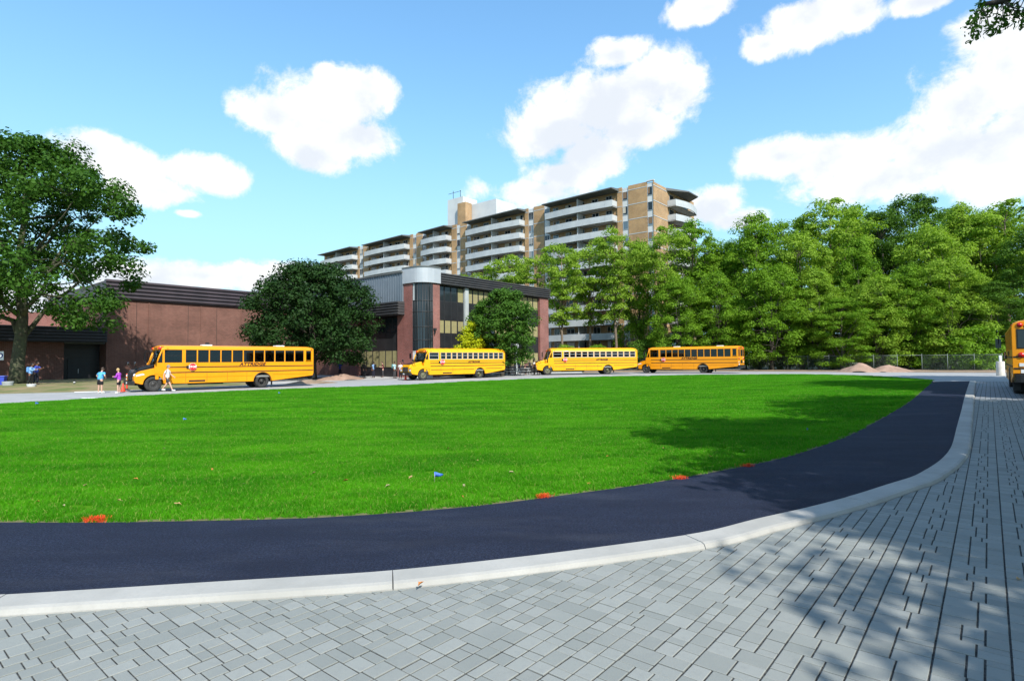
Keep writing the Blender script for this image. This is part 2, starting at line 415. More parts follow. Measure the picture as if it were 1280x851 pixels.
drive = loft('paved_drive', KCr, [Vector((p.x, min(p.y, 60), 0)) for p in OUT], 40, m_joint, -.007)
def paver_shader(src):
    def fn(t, p, v):
        if src == 'attr':
            n = t.nodes.new('ShaderNodeAttribute'); n.attribute_name = 'tone'; r = S(t, n.outputs['Fac'])
        else:
            n = t.nodes.new('ShaderNodeObjectInfo'); r = S(t, n.outputs['Random'])
        g = t.nodes.new('ShaderNodeNewGeometry'); pos = S(t, g.outputs['Position'])
        c = mixc(t, r, (.205,.220,.204), (.272,.286,.266))
        c = mixc(t, smooth(t, noise(t, pos, 1.1, 4, .6), .4, .75)*.4, c, (.30,.305,.285))
        c = mixc(t, smooth(t, noise(t, pos, 14, 5, .7), .45, .8)*.5, c, (.205,.215,.21))
        c = mixc(t, smooth(t, noise(t, pos, 220, 2, .7), .5, .8)*.45, c, (.12,.125,.13))
        t.links.new(c.o, p.inputs['Base Color'])
        b = t.nodes.new('ShaderNodeBump'); b.inputs['Strength'].default_value = .45; b.inputs['Distance'].default_value = .004
        t.links.new(noise(t, pos, 120, 4, .7).o, b.inputs['Height']); t.links.new(b.outputs[0], p.inputs['Normal'])
    return fn
m_pv_o = M('paver_stone', (.27,.29,.3), .82, fn=paver_shader('obj'), spec=.35)
m_pv_a = M('paver_stone_field', (.27,.29,.3), .82, fn=paver_shader('attr'), spec=.35)
KX = np.array([(p.x, p.y) for p in KC]); 
kd = np.array([(KC[min(i+3, len(KC)-1)]-KC[max(i-3, 0)]).normalized().xy for i in range(len(KC))])
def kerb_side(x, y):
    i = int(np.argmin((KX[:,0]-x)**2 + (KX[:,1]-y)**2)); d = kd[i]
    return (x-KX[i,0])*d[1] - (y-KX[i,1])*d[0]          # >0 on the drive's side
def pv_verts(l, w, c=.004, t=.06):
    l /= 2; w /= 2; rb = [(-l,-w),(l,-w),(l,w),(-l,w)]; i = c; rt = [(-l+i,-w+i),(l-i,-w+i),(l-i,w-i),(-l+i,w-i)]
    return [(x, y, -t) for x, y in rb] + [(x, y, -c*.8) for x, y in rb] + [(x, y, 0) for x, y in rt]
PVF = [(k, (k+1) % 4, (k+1) % 4+4, k+4) for k in range(4)] + [(k+4, (k+1) % 4+4, (k+1) % 4+8, k+8) for k in range(4)] + [(8,9,10,11)]
ROW = .128; UNIT = .042
rng = random.Random(11); stones = []
b0 = -13.0
nrow = int(22.5/ROW/3)
for mrow in range(nrow):
    a = -9.0 - rng.random()*.4
    while a < 29:
        cell = rng.choice((4, 5, 5, 6, 6, 7, 8, 10))              # a cut across three rows every so often
        split = rng.choice(((1, 1, 1), (1, 1, 1), (1.35, 1.65), (1.65, 1.35), (1, 1, 1), (1.3, .7, 1), (1, .7, 1.3)) if cell < 9 else ((1, 1, 1),))
        bb = b0 + mrow*3*ROW
        for wr in split:
            left = cell; aa = a
            while left > 0:
                k = rng.choice((2, 3, 3, 3, 4, 4)) if left > 4 else left
                if left - k == 1: k += 1
                stones.append((aa + k*UNIT/2, bb + wr*ROW/2, k, rng.random(), wr)); aa += k*UNIT; left -= k
            bb += wr*ROW
        a += cell*UNIT
cand = []
for a, b, k, tone, wr in stones:
    p = AU*a + AN*b
    if p.y < 2.2 and abs(p.x) < 99 and p.y < 1.6: continue
    if abs(p.x) > p.y*.97 + 2.2 or p.y > 24.5: continue
    sd_ = kerb_side(p.x, p.y)
    if sd_ < .02: continue
    cand.append((p.x, p.y, k, tone, wr))
rot_u = ROT_U
infrm = lambda x, y: y > 3.35 and abs(x) < y*.9
cand.sort(key=lambda c: (0 if infrm(c[0], c[1]) else 1, math.hypot(c[0], c[1])/c[2]**.25))
pm = {}
def jit(): return rng.uniform(-.0025, .0025)
for (x, y, k_, tone, wr) in cand[:300]:
    wide = x*AN.x + y*AN.y > -.4; k = (k_, wide, wr)
    if pm.get(k) is None:
        me = bpy.data.meshes.new('paver'); me.from_pydata(pv_verts(k_*UNIT-.008, wr*ROW-(.0125 if wide else .011)), [], PVF); me.materials.append(m_pv_o); me.update(); pm[k] = me
    o = link('paver', pm[k], drive, (x, y, hgt(x, y)+jit()), (rng.uniform(-.006,.006), rng.uniform(-.006,.006), rot_u + rng.uniform(-.008,.008)))
V = []; Fq = []; tones = []
cu, su = math.cos(rot_u), math.sin(rot_u)
for (x, y, k, tone, wr) in cand[300:]:
    z0 = hgt(x, y) + jit(); base = len(V); tx, ty = rng.uniform(-.006,.006), rng.uniform(-.006,.006); da = rng.uniform(-.008,.008); c_, s_ = math.cos(rot_u+da), math.sin(rot_u+da)
    gap = .011 + .002*ss(x*AN.x + y*AN.y, -1.5, 1.0)
    for (px, py, pz) in pv_verts(k*UNIT-.008, wr*ROW-gap):
        V.append((x + px*c_ - py*s_, y + px*s_ + py*c_, z0 + pz + px*tx + py*ty))
    for f in PVF: Fq.append([base+i for i in f]); tones.append(tone)
o = link('paver_field', npmesh('paver_field', np.array(V), np.array(Fq), m_pv_a, tones), drive); tag(o, kind='stuff')
# beyond the stones the drive goes on as one surface
q0 = [p for p in KCr if p.dot(AU) > 28.4]; q0.append(q0[-1]+AU*1.0)
dist_end = max(p.y for p in KCr)
loft('paved_drive_far', q0, [p + AN*max(10.0 - p.dot(AN), 4) for p in q0], 12, m_pavefar, -.005)

# road round the lawn, plaza in front of the school, verges
outer = [Vector((-62, 14, 0)), Vector((-42, 29.5, 0)), G(0,492), G(60,490.6), G(110,489.2)]
pA = Vector((-24, 38.3, 0)) - AN*4.2
outer += [pA + AU*2, pA + AU*12, Vector((-12.5, 59.5, 0)), Vector((-4, 65, 0)), Vector((4, 71.5, 0)), Vector((15, 76, 0)), Vector((27, 74.5, 0)), Vector((38, 67, 0)), Vector((50, 58, 0)), Vector((70, 42, 0))]
OL = resample(outer, 160)
FLi = resample([F0[0]+AN*4, F0[1]+AN*4] + [p + (Vector((8, 6, 0))-p).normalized()*2.5 for p in F0[2:]] + [Vector((31, 38.5, 0)), Vector((39, 33, 0)), Vector((55, 22, 0))], 160)
loft('road', FLi, OL, 30, m_road, -.010)
# verge of dry grass under the big maple, gently raised
VA = resample([Vector((-62,14.2,0)), Vector((-42,29.6,0)), G(0,491.6), G(60,490.2), G(110,488.9), pA+AU*2, pA+AU*8], 60)
VB = resample([Vector((-90,32,0)), Vector((-66,44,0)), Vector((-52,53.5,0)), Vector((-47,58,0)), Vector((-43,61.5,0)), Vector((-36,68,0)), Vector((-30,76,0))], 60)
vs = []; fs = []; k = 24
for i in range(60):
    for j in range(k+1):
        p = VA[i].lerp(VB[i], j/k); s = j/k
        z = hgt(p.x, p.y) + .02 + .30*ss(s, .0, .32) - .1*ss(s, .5, 1) + random.uniform(-.012, .012)
        vs.append((p.x, p.y, z if j else hgt(p.x, p.y)-.03))
for i in range(59):
    for j in range(k): a = i*(k+1)+j; fs.append((a, a+1, a+k+2, a+k+1))
me = bpy.data.meshes.new('verge'); me.from_pydata(vs, [], fs); me.materials.append(m_verge); me.update()
if me.polygons[5].normal.z < 0: me.flip_normals()
verge = tag(link('verge', me), kind='structure')
def vz(x, y):
    best = min(((p[0]-x)**2+(p[1]-y)**2, p[2]) for p in vs); return best[1]
# concrete apron up to the school
PA = resample([pA+AU*5, pA+AU*12, Vector((-12.5,59.3,0)), Vector((-4,64.8,0)), Vector((4,71.3,0)), Vector((9,73.4,0))], 40)
PB = resample([Vector((-36,68,0)), Vector((-31,80,0)), Vector((-22,74,0)), Vector((-9,64,0)), Vector((3,78.5,0)), Vector((10,82,0))], 40)
loft('school_apron', PA, PB, 16, m_plaza, .006)
# strip of bare earth along the fence
DA = resample([Vector((9,73.2,0)), Vector((15,75.6,0)), Vector((27,74.1,0)), Vector((38,66.6,0)), Vector((50,57.6,0)), Vector((70,41.6,0))], 60)
DB = resample([Vector((12,92,0)), Vector((22,88,0)), Vector((34,84,0)), Vector((46,76,0)), Vector((60,66,0)), Vector((82,50,0))], 60)
vs2 = []; fs = []; k = 14
for i in range(60):
    for j in range(k+1):
        p = DA[i].lerp(DB[i], j/k); vs2.append((p.x, p.y, hgt(p.x, p.y) + .015 + .1*ss(j/k, 0, .3) + random.uniform(-.03, .03)*(j > 0)))
for i in range(59):
    for j in range(k): a = i*(k+1)+j; fs.append((a, a+1, a+k+2, a+k+1))
me = bpy.data.meshes.new('earth_strip'); me.from_pydata(vs2, [], fs); me.materials.append(m_dirt); me.update()
if me.polygons[5].normal.z < 0: me.flip_normals()
tag(link('earth_strip', me), kind='structure')

# ------------------------------------------------------------------ grass blades (one mass, instanced tufts)
def grassm():
    m = bpy.data.materials.new('grass_blade'); m.use_nodes = True; t = m.node_tree; MATS['grass'] = m
    p = t.nodes['Principled BSDF']; p.inputs['Roughness'].default_value = .6; p.inputs['Specular IOR Level'].default_value = .12
    at = t.nodes.new('ShaderNodeAttribute'); at.attribute_name = 'tone'; tone = S(t, at.outputs['Fac'])
    g = t.nodes.new('ShaderNodeNewGeometry'); pos = S(t, g.outputs['Position'])
    big = smooth(t, noise(t, vmad(t, pos, (.4, 1, 1), (0,0,0)), .8, 7, .68), .34, .66)
    c = mixc(t, big*.6 + tone*.4, (.026,.185,.003), (.108,.39,.008))
    c = mixc(t, smooth(t, tone, .93, .95)*.7, c, (.42,.38,.12))
    t.links.new(c.o, p.inputs['Base Color'])
    tl = t.nodes.new('ShaderNodeBsdfTranslucent'); t.links.new(mixc(t, 1., c, (1.2,1.3,.6), 'MULTIPLY').o, tl.inputs[0])
    mx = t.nodes.new('ShaderNodeMixShader'); mx.inputs[0].default_value = .35
    t.links.new(p.outputs[0], mx.inputs[1]); t.links.new(tl.outputs[0], mx.inputs[2]); t.links.new(mx.outputs[0], t.nodes['Material Output'].inputs[0])
    return m
m_grass = grassm()
def tuft(seed, size, n, h, w):
    r = np.random.RandomState(seed); x = (r.rand(n)-.5)*size; y = (r.rand(n)-.5)*size
    a = r.rand(n)*6.283; b = r.rand(n)*6.283; hh = h*(.55+.7*r.rand(n)); ln = hh*(.25+.7*r.rand(n)); ww = w*(.7+.6*r.rand(n))
    ca, sa = np.cos(a)*ww/2, np.sin(a)*ww/2; lx, ly = np.cos(b)*ln, np.sin(b)*ln
    z = np.zeros(n)
    P = [np.stack(q, 1) for q in ((x-ca, y-sa, z-.01), (x+ca, y+sa, z-.01), (x+ca*.8+lx*.35, y+sa*.8+ly*.35, hh*.6), (x-ca*.8+lx*.35, y-sa*.8+ly*.35, hh*.6), (x+lx, y+ly, hh))]
    V = np.stack(P, 1).reshape(-1, 3); i = np.arange(n)[:, None]*5
    T = np.concatenate([i+np.array([[0,1,2]]), i+np.array([[0,2,3]]), i+np.array([[3,2,4]])]); tn = np.tile(r.rand(n), 3)
    me = npmesh('grass_tuft', V, T, m_grass, tn); return bpy.data.objects.new('grass_tuft', me)
def grass_layer(name, tufts, pts, scl):
    me = bpy.data.meshes.new(name); n = len(pts); me.vertices.add(n); me.vertices.foreach_set('co', np.asarray(pts, np.float32).ravel())
    o = link(name, me)
    ng = bpy.data.node_groups.new(name, 'GeometryNodeTree')
    ng.interface.new_socket('Geometry', in_out='INPUT', socket_type='NodeSocketGeometry'); ng.interface.new_socket('Geometry', in_out='OUTPUT', socket_type='NodeSocketGeometry')
    gi = ng.nodes.new('NodeGroupInput'); go = ng.nodes.new('NodeGroupOutput'); gg = ng.nodes.new('GeometryNodeGeometryToInstance')
    for t_ in tufts:
        oi = ng.nodes.new('GeometryNodeObjectInfo'); oi.inputs[0].default_value = t_; oi.inputs['As Instance'].default_value = True
        ng.links.new(oi.outputs['Geometry'], gg.inputs[0])
    ip = ng.nodes.new('GeometryNodeInstanceOnPoints'); ip.inputs['Pick Instance'].default_value = True
    rv = ng.nodes.new('FunctionNodeRandomValue'); rv.data_type = 'FLOAT_VECTOR'; rv.inputs[0].default_value = (0,0,0); rv.inputs[1].default_value = (.0, .0, 6.283)
    rs = ng.nodes.new('FunctionNodeRandomValue'); rs.data_type = 'FLOAT'; rs.inputs[2].default_value = scl[0]; rs.inputs[3].default_value = scl[1]; rs.inputs['Seed'].default_value = 5
    rsi = ng.nodes.new('FunctionNodeRandomValue'); rsi.data_type = 'INT'; rsi.inputs[4].default_value = 0; rsi.inputs[5].default_value = len(tufts)-1; rsi.inputs['Seed'].default_value = 9
    ng.links.new(gi.outputs[0], ip.inputs['Points'])
    if len(tufts) > 1:
        # pick one of the tufts per point
        gj = ng.nodes.new('GeometryNodeJoinGeometry'); ng.nodes.remove(gg)
        for n_ in [x for x in ng.nodes if x.bl_idname == 'GeometryNodeObjectInfo'][::-1]: ng.links.new(n_.outputs['Geometry'], gj.inputs[0])
        ng.links.new(gj.outputs[0], ip.inputs['Instance']); ng.links.new(rsi.outputs[2], ip.inputs['Instance Index'])
    ng.links.new(rv.outputs[0], ip.inputs['Rotation']); ng.links.new(rs.outputs[1], ip.inputs['Scale'])
    ng.links.new(ip.outputs[0], go.inputs[0])
    md = o.modifiers.new('grass', 'NODES'); md.node_group = ng
    return o
# the lawn's outline as a polygon test
LP = np.array([(p.x, p.y) for p in NL] + [(p.x, p.y) for p in reversed(FL)])
def inside(X, Y):
    r = np.zeros(len(X), bool); x1, y1 = LP[:,0], LP[:,1]; x2, y2 = np.roll(x1, -1), np.roll(y1, -1)
    for a, b, c, d in zip(x1, y1, x2, y2):
        m = ((b > Y) != (d > Y)); 
        if b != d: r ^= m & (X < (c-a)*(Y-b)/(d-b)+a)
    return r
def edge_d(X, Y):
    D = np.full(len(X), 1e9)
    for a, b in zip(LP, np.roll(LP, -1, 0)):
        ab = b-a; L2 = max((ab**2).sum(), 1e-9); t = np.clip(((X-a[0])*ab[0]+(Y-a[1])*ab[1])/L2, 0, 1)
        D = np.minimum(D, np.hypot(X-a[0]-t*ab[0], Y-a[1]-t*ab[1]))
    return D
def lawn_points(y0, y1, step, marg, edgeless):
    xs = np.arange(-44, 46, step); ys = np.arange(y0, y1, step); X, Y = np.meshgrid(xs, ys); X = X.ravel(); Y = Y.ravel()
    X = X + (np.random.rand(len(X))-.5)*step; Y = Y + (np.random.rand(len(X))-.5)*step
    k = np.abs(X) < Y*.95 + 4; X, Y = X[k], Y[k]
    k = inside(X, Y); X, Y = X[k], Y[k]
    if edgeless: k = edge_d(X, Y) > marg; X, Y = X[k], Y[k]
    return np.array([(x, y, hgt(x, y)+.03) for x, y in zip(X, Y)])
tA = [tuft(s, .30, 420, .052, .0055) for s in range(3)]; tE = [tuft(20+s, .07, 26, .048, .0055) for s in range(3)]; tB = [tuft(40+s, .60, 620, .06, .013) for s in range(3)]
near_pts = lawn_points(6.2, 19, .24, .17, True)
far_pts = lawn_points(18.5, 72, .46, .34, True)
ep = lawn_points(6.2, 40, .06, 0, False); ed = edge_d(ep[:,0], ep[:,1]); ep = ep[(ed < .24) & (ed > .015) & (np.random.rand(len(ep)) < np.clip(.25+ed*5, 0, .85))]
ep[:, :2] += np.random.randn(len(ep), 2)*.022
def join_grass():
    a = grass_layer('grass', tA, near_pts, (.8, 1.25)); b = grass_layer('grass_far', tB, far_pts, (.8, 1.2)); c = grass_layer('grass_edge', tE, ep, (.6, 1.2))
    for o_ in (a, b, c): tag(o_, 'short bright green lawn grass inside the curving asphalt path', 'grass', kind='stuff')
    b.name = 'lawn_grass'; c.name = 'edge_grass'
join_grass()
# ================================================================== BUILDINGS
m_brick_tan = brickm('tan_brick', (.47,.29,.135), (.39,.235,.105), (.42,.33,.24))
m_brick_red = brickm('red_brick', (.27,.088,.072), (.20,.062,.050), (.34,.24,.21))
m_brick_brn = brickm('brown_brick', (.175,.068,.050), (.12,.045,.032), (.25,.16,.125), 1.3)
m_conc_w = M('painted_concrete', (.50,.53,.54), .8, col2=(.41,.44,.46), vs=.5, vd=6)
m_slab = M('slab_concrete', (.42,.43,.43), .85, col2=(.33,.34,.35), vs=.6)
m_white = M('white_panel', (.60,.62,.62), .6, col2=(.52,.54,.55), vs=.4)
m_canopy = M('dark_canopy', (.13,.14,.14), .7, col2=(.10,.11,.11), vs=.6)
m_frame = M('dark_window_frame', (.03,.032,.035), .45)
m_alu = M('aluminium_frame', (.55,.57,.58), .4, metal=.4)
m_glass = M('window_glass', (.02,.027,.032), .04, spec=.45)
m_glass_b = M('bright_window_glass', (.10,.14,.17), .06, spec=.8)
m_curt = [M('curtain_cream', (.48,.44,.36), .9), M('curtain_white', (.6,.6,.58), .9), M('curtain_grey', (.28,.28,.27), .9), M('curtain_brown', (.2,.13,.08), .9)]
m_blind = M('yellow_blind', (.30,.27,.13), .8, col2=(.25,.22,.105), vs=1.5)
m_black = M('black_panel', (.018,.019,.022), .35, col2=(.026,.027,.03), vs=1.)
m_louv = M('dark_louvre', (.045,.045,.05), .5, col2=(.06,.058,.06), vs=.6)
m_louv_p = M('plum_louvre', (.075,.058,.068), .5, col2=(.055,.045,.052), vs=.6)
m_metal = M('ribbed_metal', (.20,.24,.28), .45, metal=.3, col2=(.17,.21,.25), vs=.5)
m_silver = M('silver_panel', (.42,.45,.48), .4, metal=.25, col2=(.47,.5,.53), vs=.6)
m_roof = M('flat_roof', (.12,.12,.12), .9)
m_grey = M('grey_column', (.44,.47,.47), .7, col2=(.36,.39,.39), vs=1.)

# ---- apartment slab. local x = along the long front (0 at the near corner, negative to the left), local y = depth
AC = Vector((25.2, 100.0, .3)); FL_H = 2.7; NF = 12
apt = empty('apartment_building', AC, math.atan2(AN.y, AN.x), 'long tan brick apartment slab with white balconies behind the trees', 'building')
def sx(px):
    k = (px-640)/715.; return -(25.2-100*k)/(.768+.64*k)
TOP = NF*FL_H
mb = MB()
XL = sx(404); DEP = 18.0
bx('wall', m_brick_tan, apt, XL, -.02, .25, DEP, -.6, TOP+.55)
bx('roof', m_roof, apt, XL+.3, -.35, .6, DEP-.4, TOP+.55, TOP+.62)
bx('wall', m_brick_tan, apt, XL-9, XL-.02, 3.0, DEP-.05, -.6, TOP-1.6)
# brick piers, window columns and balcony bays along the front, read off the photograph
piers = [(819.3,820.8),(788,811.5),(774,780),(668.5,681.5),(657.3,661.5),(576,583.8),(565,571),(520.6,528),(512.3,516),(453.6,461),(446.8,449)]
strips = [(811.8,819),(780.3,787.7),(681.8,688.6),(661.8,668.2),(584.1,588.6),(571.3,575.7),(528.2,532.6),(516.2,520.4),(449.2,453.4)]
bays = [(689.2,773.6),(589.2,657),(533,564.6),(461.8,512),(406.5,446.5)]
for a, b in piers:
    bx('brick_pier', m_brick_tan, apt, sx(a), sx(b) if b < 820 else 0., 0, .26, -.6, TOP+.75)
    for f in range(1, NF+1):
        pass
rngA = random.Random(3)
WM = {}
def window(parent, x0, x1, y, z0, z1, fm, curt=None, glass=None, mull=1, blind=None):
    """frame > pane (and a curtain behind it); local front is -y"""
    key = (round(x1-x0, 2), round(z1-z0, 2), fm.name, mull)
    if key not in WM:
        w, h = x1-x0, z1-z0; m = MB(); t = .05
        m.box(0, w, -.03, .05, 0, t).box(0, w, -.03, .05, h-t, h).box(0, t, -.03, .05, t, h-t).box(w-t, w, -.03, .05, t, h-t)
        for k in range(1, mull): xm = w*k/mull; m.box(xm-.025, xm+.025, -.025, .05, t, h-t)
        WM[key] = (m.mesh('window', fm), MB().box(t, w-t, .005, .015, t, h-t), {})
    fme, pane, cache = WM[key]
    o = link('window', fme, parent, (x0, y, z0))
    g = glass or m_glass
    if g.name not in cache: cache[g.name] = pane.mesh('pane', g)
    link('pane', cache[g.name], o)
    return o
for a, b in strips:
    x0, x1 = sx(a), sx(b)
    bx('spandrel_strip', m_white, apt, x0, x1, .12, .26, -.6, TOP+.5)
    for f in range(NF):
        w = window(apt, x0+.08, x1-.08, .08, f*FL_H+.95, f*FL_H+2.5, m_alu, mull=2 if x1-x0 > 1.2 else 1, glass=rngA.choice([m_glass, m_glass_b, m_glass_b]))
        if rngA.random() < .6: bx('curtain', rngA.choice(m_curt), w, .06, (x1-x0-.16)*rngA.uniform(.3,.9), -.004, .004, .35, 1.5)
ed = MB()
for f in range(1, NF+1):
    m = MB()
    for a, b in piers: m.box(sx(a)+.01, (sx(b) if b < 820 else 0.)-.01, -.03, .0, f*FL_H-.14, f*FL_H-.02)
    m.box(.0, .03, -.02, 5.4, f*FL_H-.14, f*FL_H-.02)
    m.build('slab_edge', m_conc_w, apt)
BAL = {}
for bi, (a, b) in enumerate(bays):
    x0, x1 = sx(a), sx(b); W = x1-x0; out = 1.75
    sl = MB().box(0, W, -out, .25, -.16, 0.).mesh('balcony', m_slab)
    pm_ = MB()
    # parapet bows forward a little in the middle of the bay
    n = 10
    for i in range(n):
        u0, u1 = W*i/n+.01, W*(i+1)/n-.01
        y0, y1 = -out-.02-.45*math.sin(math.pi*i/n), -out-.02-.45*math.sin(math.pi*(i+1)/n)
        pm_.add([(u0,y0,-.2),(u1,y1,-.2),(u1,y1,1.0),(u0,y0,1.0),(u0,y0+.08,-.2),(u1,y1+.08,-.2),(u1,y1+.08,1.0),(u0,y0+.08,1.0)],
                [(0,1,2,3),(5,4,7,6),(3,2,6,7),(1,0,4,5),(0,3,7,4),(2,1,5,6)])
    pm_.box(0, .08, -out+.07, .2, -.2, 1.0).box(W-.08, W, -out+.07, .2, -.2, 1.0)
    pme = pm_.mesh('parapet', m_conc_w)
    # floor of the bow
    dv = MB().box(W/2-.06, W/2+.06, -out+.05, .24, 0, FL_H-.17).mesh('divider', m_white)
    bow = MB().add([(W*i/n, -out-.45*math.sin(math.pi*i/n)+.05, z) for z in (-.17, -.02) for i in range(n+1)], [(i, i+1, i+n+2, i+n+1) for i in range(n)]).mesh('bow', m_slab)
    for f in range(NF):
        z = f*FL_H
        o = link('balcony', sl, apt, (x0, 0, z)); link('parapet', pme, o); link('divider', dv, o)
        nw = max(2, int(W/3.0))
        for k in range(nw):
            wx0 = x0 + W*(k+.2)/nw; ww = W/nw*rngA.choice((.42, .5, .6))
            door = rngA.random() < .4
            w = window(apt, wx0, wx0+round(ww, 1), .22, z+(.08 if door else .9), z+2.35, m_alu, glass=rngA.choice([m_glass, m_glass, m_glass_b]), mull=2)
            if rngA.random() < .65: bx('curtain', rngA.choice(m_curt), w, .06, round(ww,1)*rngA.uniform(.3,.95), -.004, .004, .15, 1.42)
        if rngA.random() < .35:
            bx('balcony_clutter', M('clutter%d' % (bi*3+f % 3), rngA.choice([(.05,.08,.25),(.3,.3,.3),(.25,.1,.06),(.5,.5,.48)]), .8), o, W*rngA.uniform(.1,.4), W*rngA.uniform(.45,.6), -1.2, -.6, .05, rngA.uniform(.9,1.5))
    # canopy over the top balcony
    m = MB(); zc = TOP
    m.add([(x0-.3,-out-.7,zc+.12),(x1+.45,-out-1.0,zc+.30),(x1+.45,.3,zc+.62),(x0-.3,.3,zc+.62),(x0-.3,-out-.7,zc-.06),(x1+.45,-out-1.0,zc+.1),(x1+.45,.3,zc+.1),(x0-.3,.3,zc+.0)],
          [(0,1,2,3),(7,6,5,4),(0,4,5,1),(1,5,6,2),(2,6,7,3),(3,7,4,0)])
    m.build('canopy', m_canopy, apt)
# the end wall: brick, then a bay of balconies
for f in range(NF):
    z = f*FL_H; y0, y1 = 5.6, 15.4; W = y1-y0; m = MB(); n = 8; out = 1.6
    m.box(-.1, out, y0, y1, z-.16, z)
    o = m.build('balcony', m_slab, apt); m = MB()
    for i in range(n):
        u0, u1 = y0+W*i/n, y0+W*(i+1)/n; o0, o1 = out+.9*math.sin(math.pi*i/n), out+.9*math.sin(math.pi*(i+1)/n)
        m.add([(o0,u0,z-.2),(o1,u1,z-.2),(o1,u1,z+1),(o0,u0,z+1),(o0-.08,u0,z-.2),(o1-.08,u1,z-.2),(o1-.08,u1,z+1),(o0-.08,u0,z+1)],
              [(0,1,2,3),(5,4,7,6),(3,2,6,7),(1,0,4,5),(0,3,7,4),(2,1,5,6)])
    m.box(.0, out-.02, y0, y0+.08, z-.2, z+1).box(.0, out-.02, y1-.08, y1, z-.2, z+1)
    m.build('parapet', m_conc_w, o)
    for k in range(3):
        w = MB().box(-.06, .05, y0+.8+k*3, y0+2.6+k*3, z+.4, z+2.3).build('window', m_alu, apt)
        MB().box(.05, .06, y0+.86+k*3, y0+2.54+k*3, z+.46, z+2.24).build('pane', m_glass, w)
m = MB(); m.add([(0,5.2,TOP+.6),(2.9,8.5,TOP+.15),(2.9,13,TOP+.15),(0,15.8,TOP+.6),(0,5.2,TOP+.1),(2.9,8.5,TOP-.05),(2.9,13,TOP-.05),(0,15.8,TOP+.1)], [(0,1,2,3),(7,6,5,4),(0,4,5,1),(1,5,6,2),(2,6,7,3)])
m.build('canopy', m_canopy, apt)
bx('coping', m_white, apt, sx(811.5), .06, -.06, .4, TOP+.75, TOP+.95)
# lift house on the roof
ph0, ph1 = sx(556), sx(612)
bx('lift_house', m_white, apt, ph0, ph1, 2.5, 10, TOP+.62, TOP+5.4)
bx('stair_house', m_white, apt, ph0-.1, ph0+5.0, 1.2, 6, TOP+.62, TOP+7.4)
bx('chimney', m_brick_tan, apt, sx(571.5), sx(581.5), .3, 2.4, TOP+.62, TOP+5.6)
MB().tube([(ph0+1,2,TOP+7.4),(ph0+1,2,TOP+9.6)], .06, 6).tube([(ph0-.6,2,TOP+9.1),(ph0+3.6,2,TOP+9.1)], .05, 6).tube([(ph0+3.4,2,TOP+7.4),(ph0+3.4,2,TOP+9.3)], .06, 6).build('antenna', m_frame, apt)

# ---- the school. frame for its u-walls: local x along AU, local -y faces AN (towards the camera, right)
SZ = .15
C0 = Vector((-9.4, 60.1, 0))
school = empty('school_building', (C0.x, C0.y, SZ), ROT_U, 'dark three storey school wing with a rounded glass stair corner and brick piers', 'building')
# local: x = AU, y = (-.768,.64) = -AN.   wall C is y=0, x 0..22.6 ; wall B is x=0, y 0..27.8
def tC(px):
    k = (px-640)/715.; return (k*60.1+9.4)/(.64-.768*k)
def tB(px):
    k = (px-640)/715.; return -(k*60.1+9.4)/(.768+.64*k)
HS = 11.0; XE = tC(685.5)
# core behind the fronts
bx('core', m_black, school, 1.4, XE-.4, .55, 24, -.5, 10.2)
bx('core', m_black, school, .55, 1.4, 3.8, 24, -.5, 10.2)
bx('roof', m_roof, school, .6, XE-.1, .3, 24, 10.9, 11.05)
# right front: piers and columns
bx('brick_pier', m_brick_red, school, tC(541), tC(549.5), -.05, .6, -.5, 10.0)
bx('brick_pier', m_brick_red, school, tC(675), XE, -.05, 1.4, -.5, 10.0)
bx('end_wall', m_brick_red, school, XE-.4, XE-.02, 1.4, 24, -.5, 10.0)
cols = [tC(582), tC(614), tC(645)]
for c in cols: bx('column', m_grey, school, c, c+.55, .02, .6, -.5, 10.0)
edges = [tC(549.5)] + [x for c in cols for x in (c, c+.55)] + [tC(675)]
zrows = [(1.0, 2.75), (4.75, 6.25), (8.3, 9.95)]
for i in range(0, len(edges), 2):
    a, b = edges[i], edges[i+1]; n = 4
    for zi, (z0, z1) in enumerate(zrows):
        for k in range(n):
            x0 = a + (b-a)*k/n; x1 = a + (b-a)*(k+1)/n
            w = window(school, x0+.03, round(x1-.03, 3), .32, z0, z1, m_frame)
            dark = (zi == 2 and i == 0 and k < 3)
            if not dark: bx('blind', m_blind, w, .06, x1-x0-.12, -.002, .004, .06+(rngA.choice((0,0,.0,.25)) if zi < 2 else 0), z1-z0-.06)
    for z0, z1 in ((-.5, 1.0), (2.75, 4.75), (6.25, 8.3)):
        p = bx('spandrel', m_black, school, a+.01, b-.01, .28, .55, z0+.01, z1-.01)
        for k in range(1, 4): xk = a+(b-a)*k/4; bx('panel_joint', m_frame, p, xk-.03, xk+.03, .255, .28, z0+.02, z1-.02)
# louvred fascia along the top of the right front: separate slats
def louvre(parent, mat, x0, x1, z0, z1, n, y0=-.35, back=.3, axis='x'):
    h = (z1-z0)/n
    for k in range(n):
        a = z0+k*h; prof = [(y0+.16, a+.02), (y0+.16, a+.10), (y0, a+h*.45), (y0, a+h*.98), (back, a+h*.98), (back, a+.02)]
        if axis == 'x': MB().prism(prof, x0, x1, 'x').build('slat', mat, parent)
        else: MB().prism([(p[0], p[1]) for p in prof], x0, x1, 'y').build('slat', mat, parent)
louvre(school, m_louv, tC(549.8), XE+.15, 10.02, 11.3, 5)
bx('fascia_end', m_louv, school, XE-.3, XE+.12, .3, 24, 10.02, 11.25)
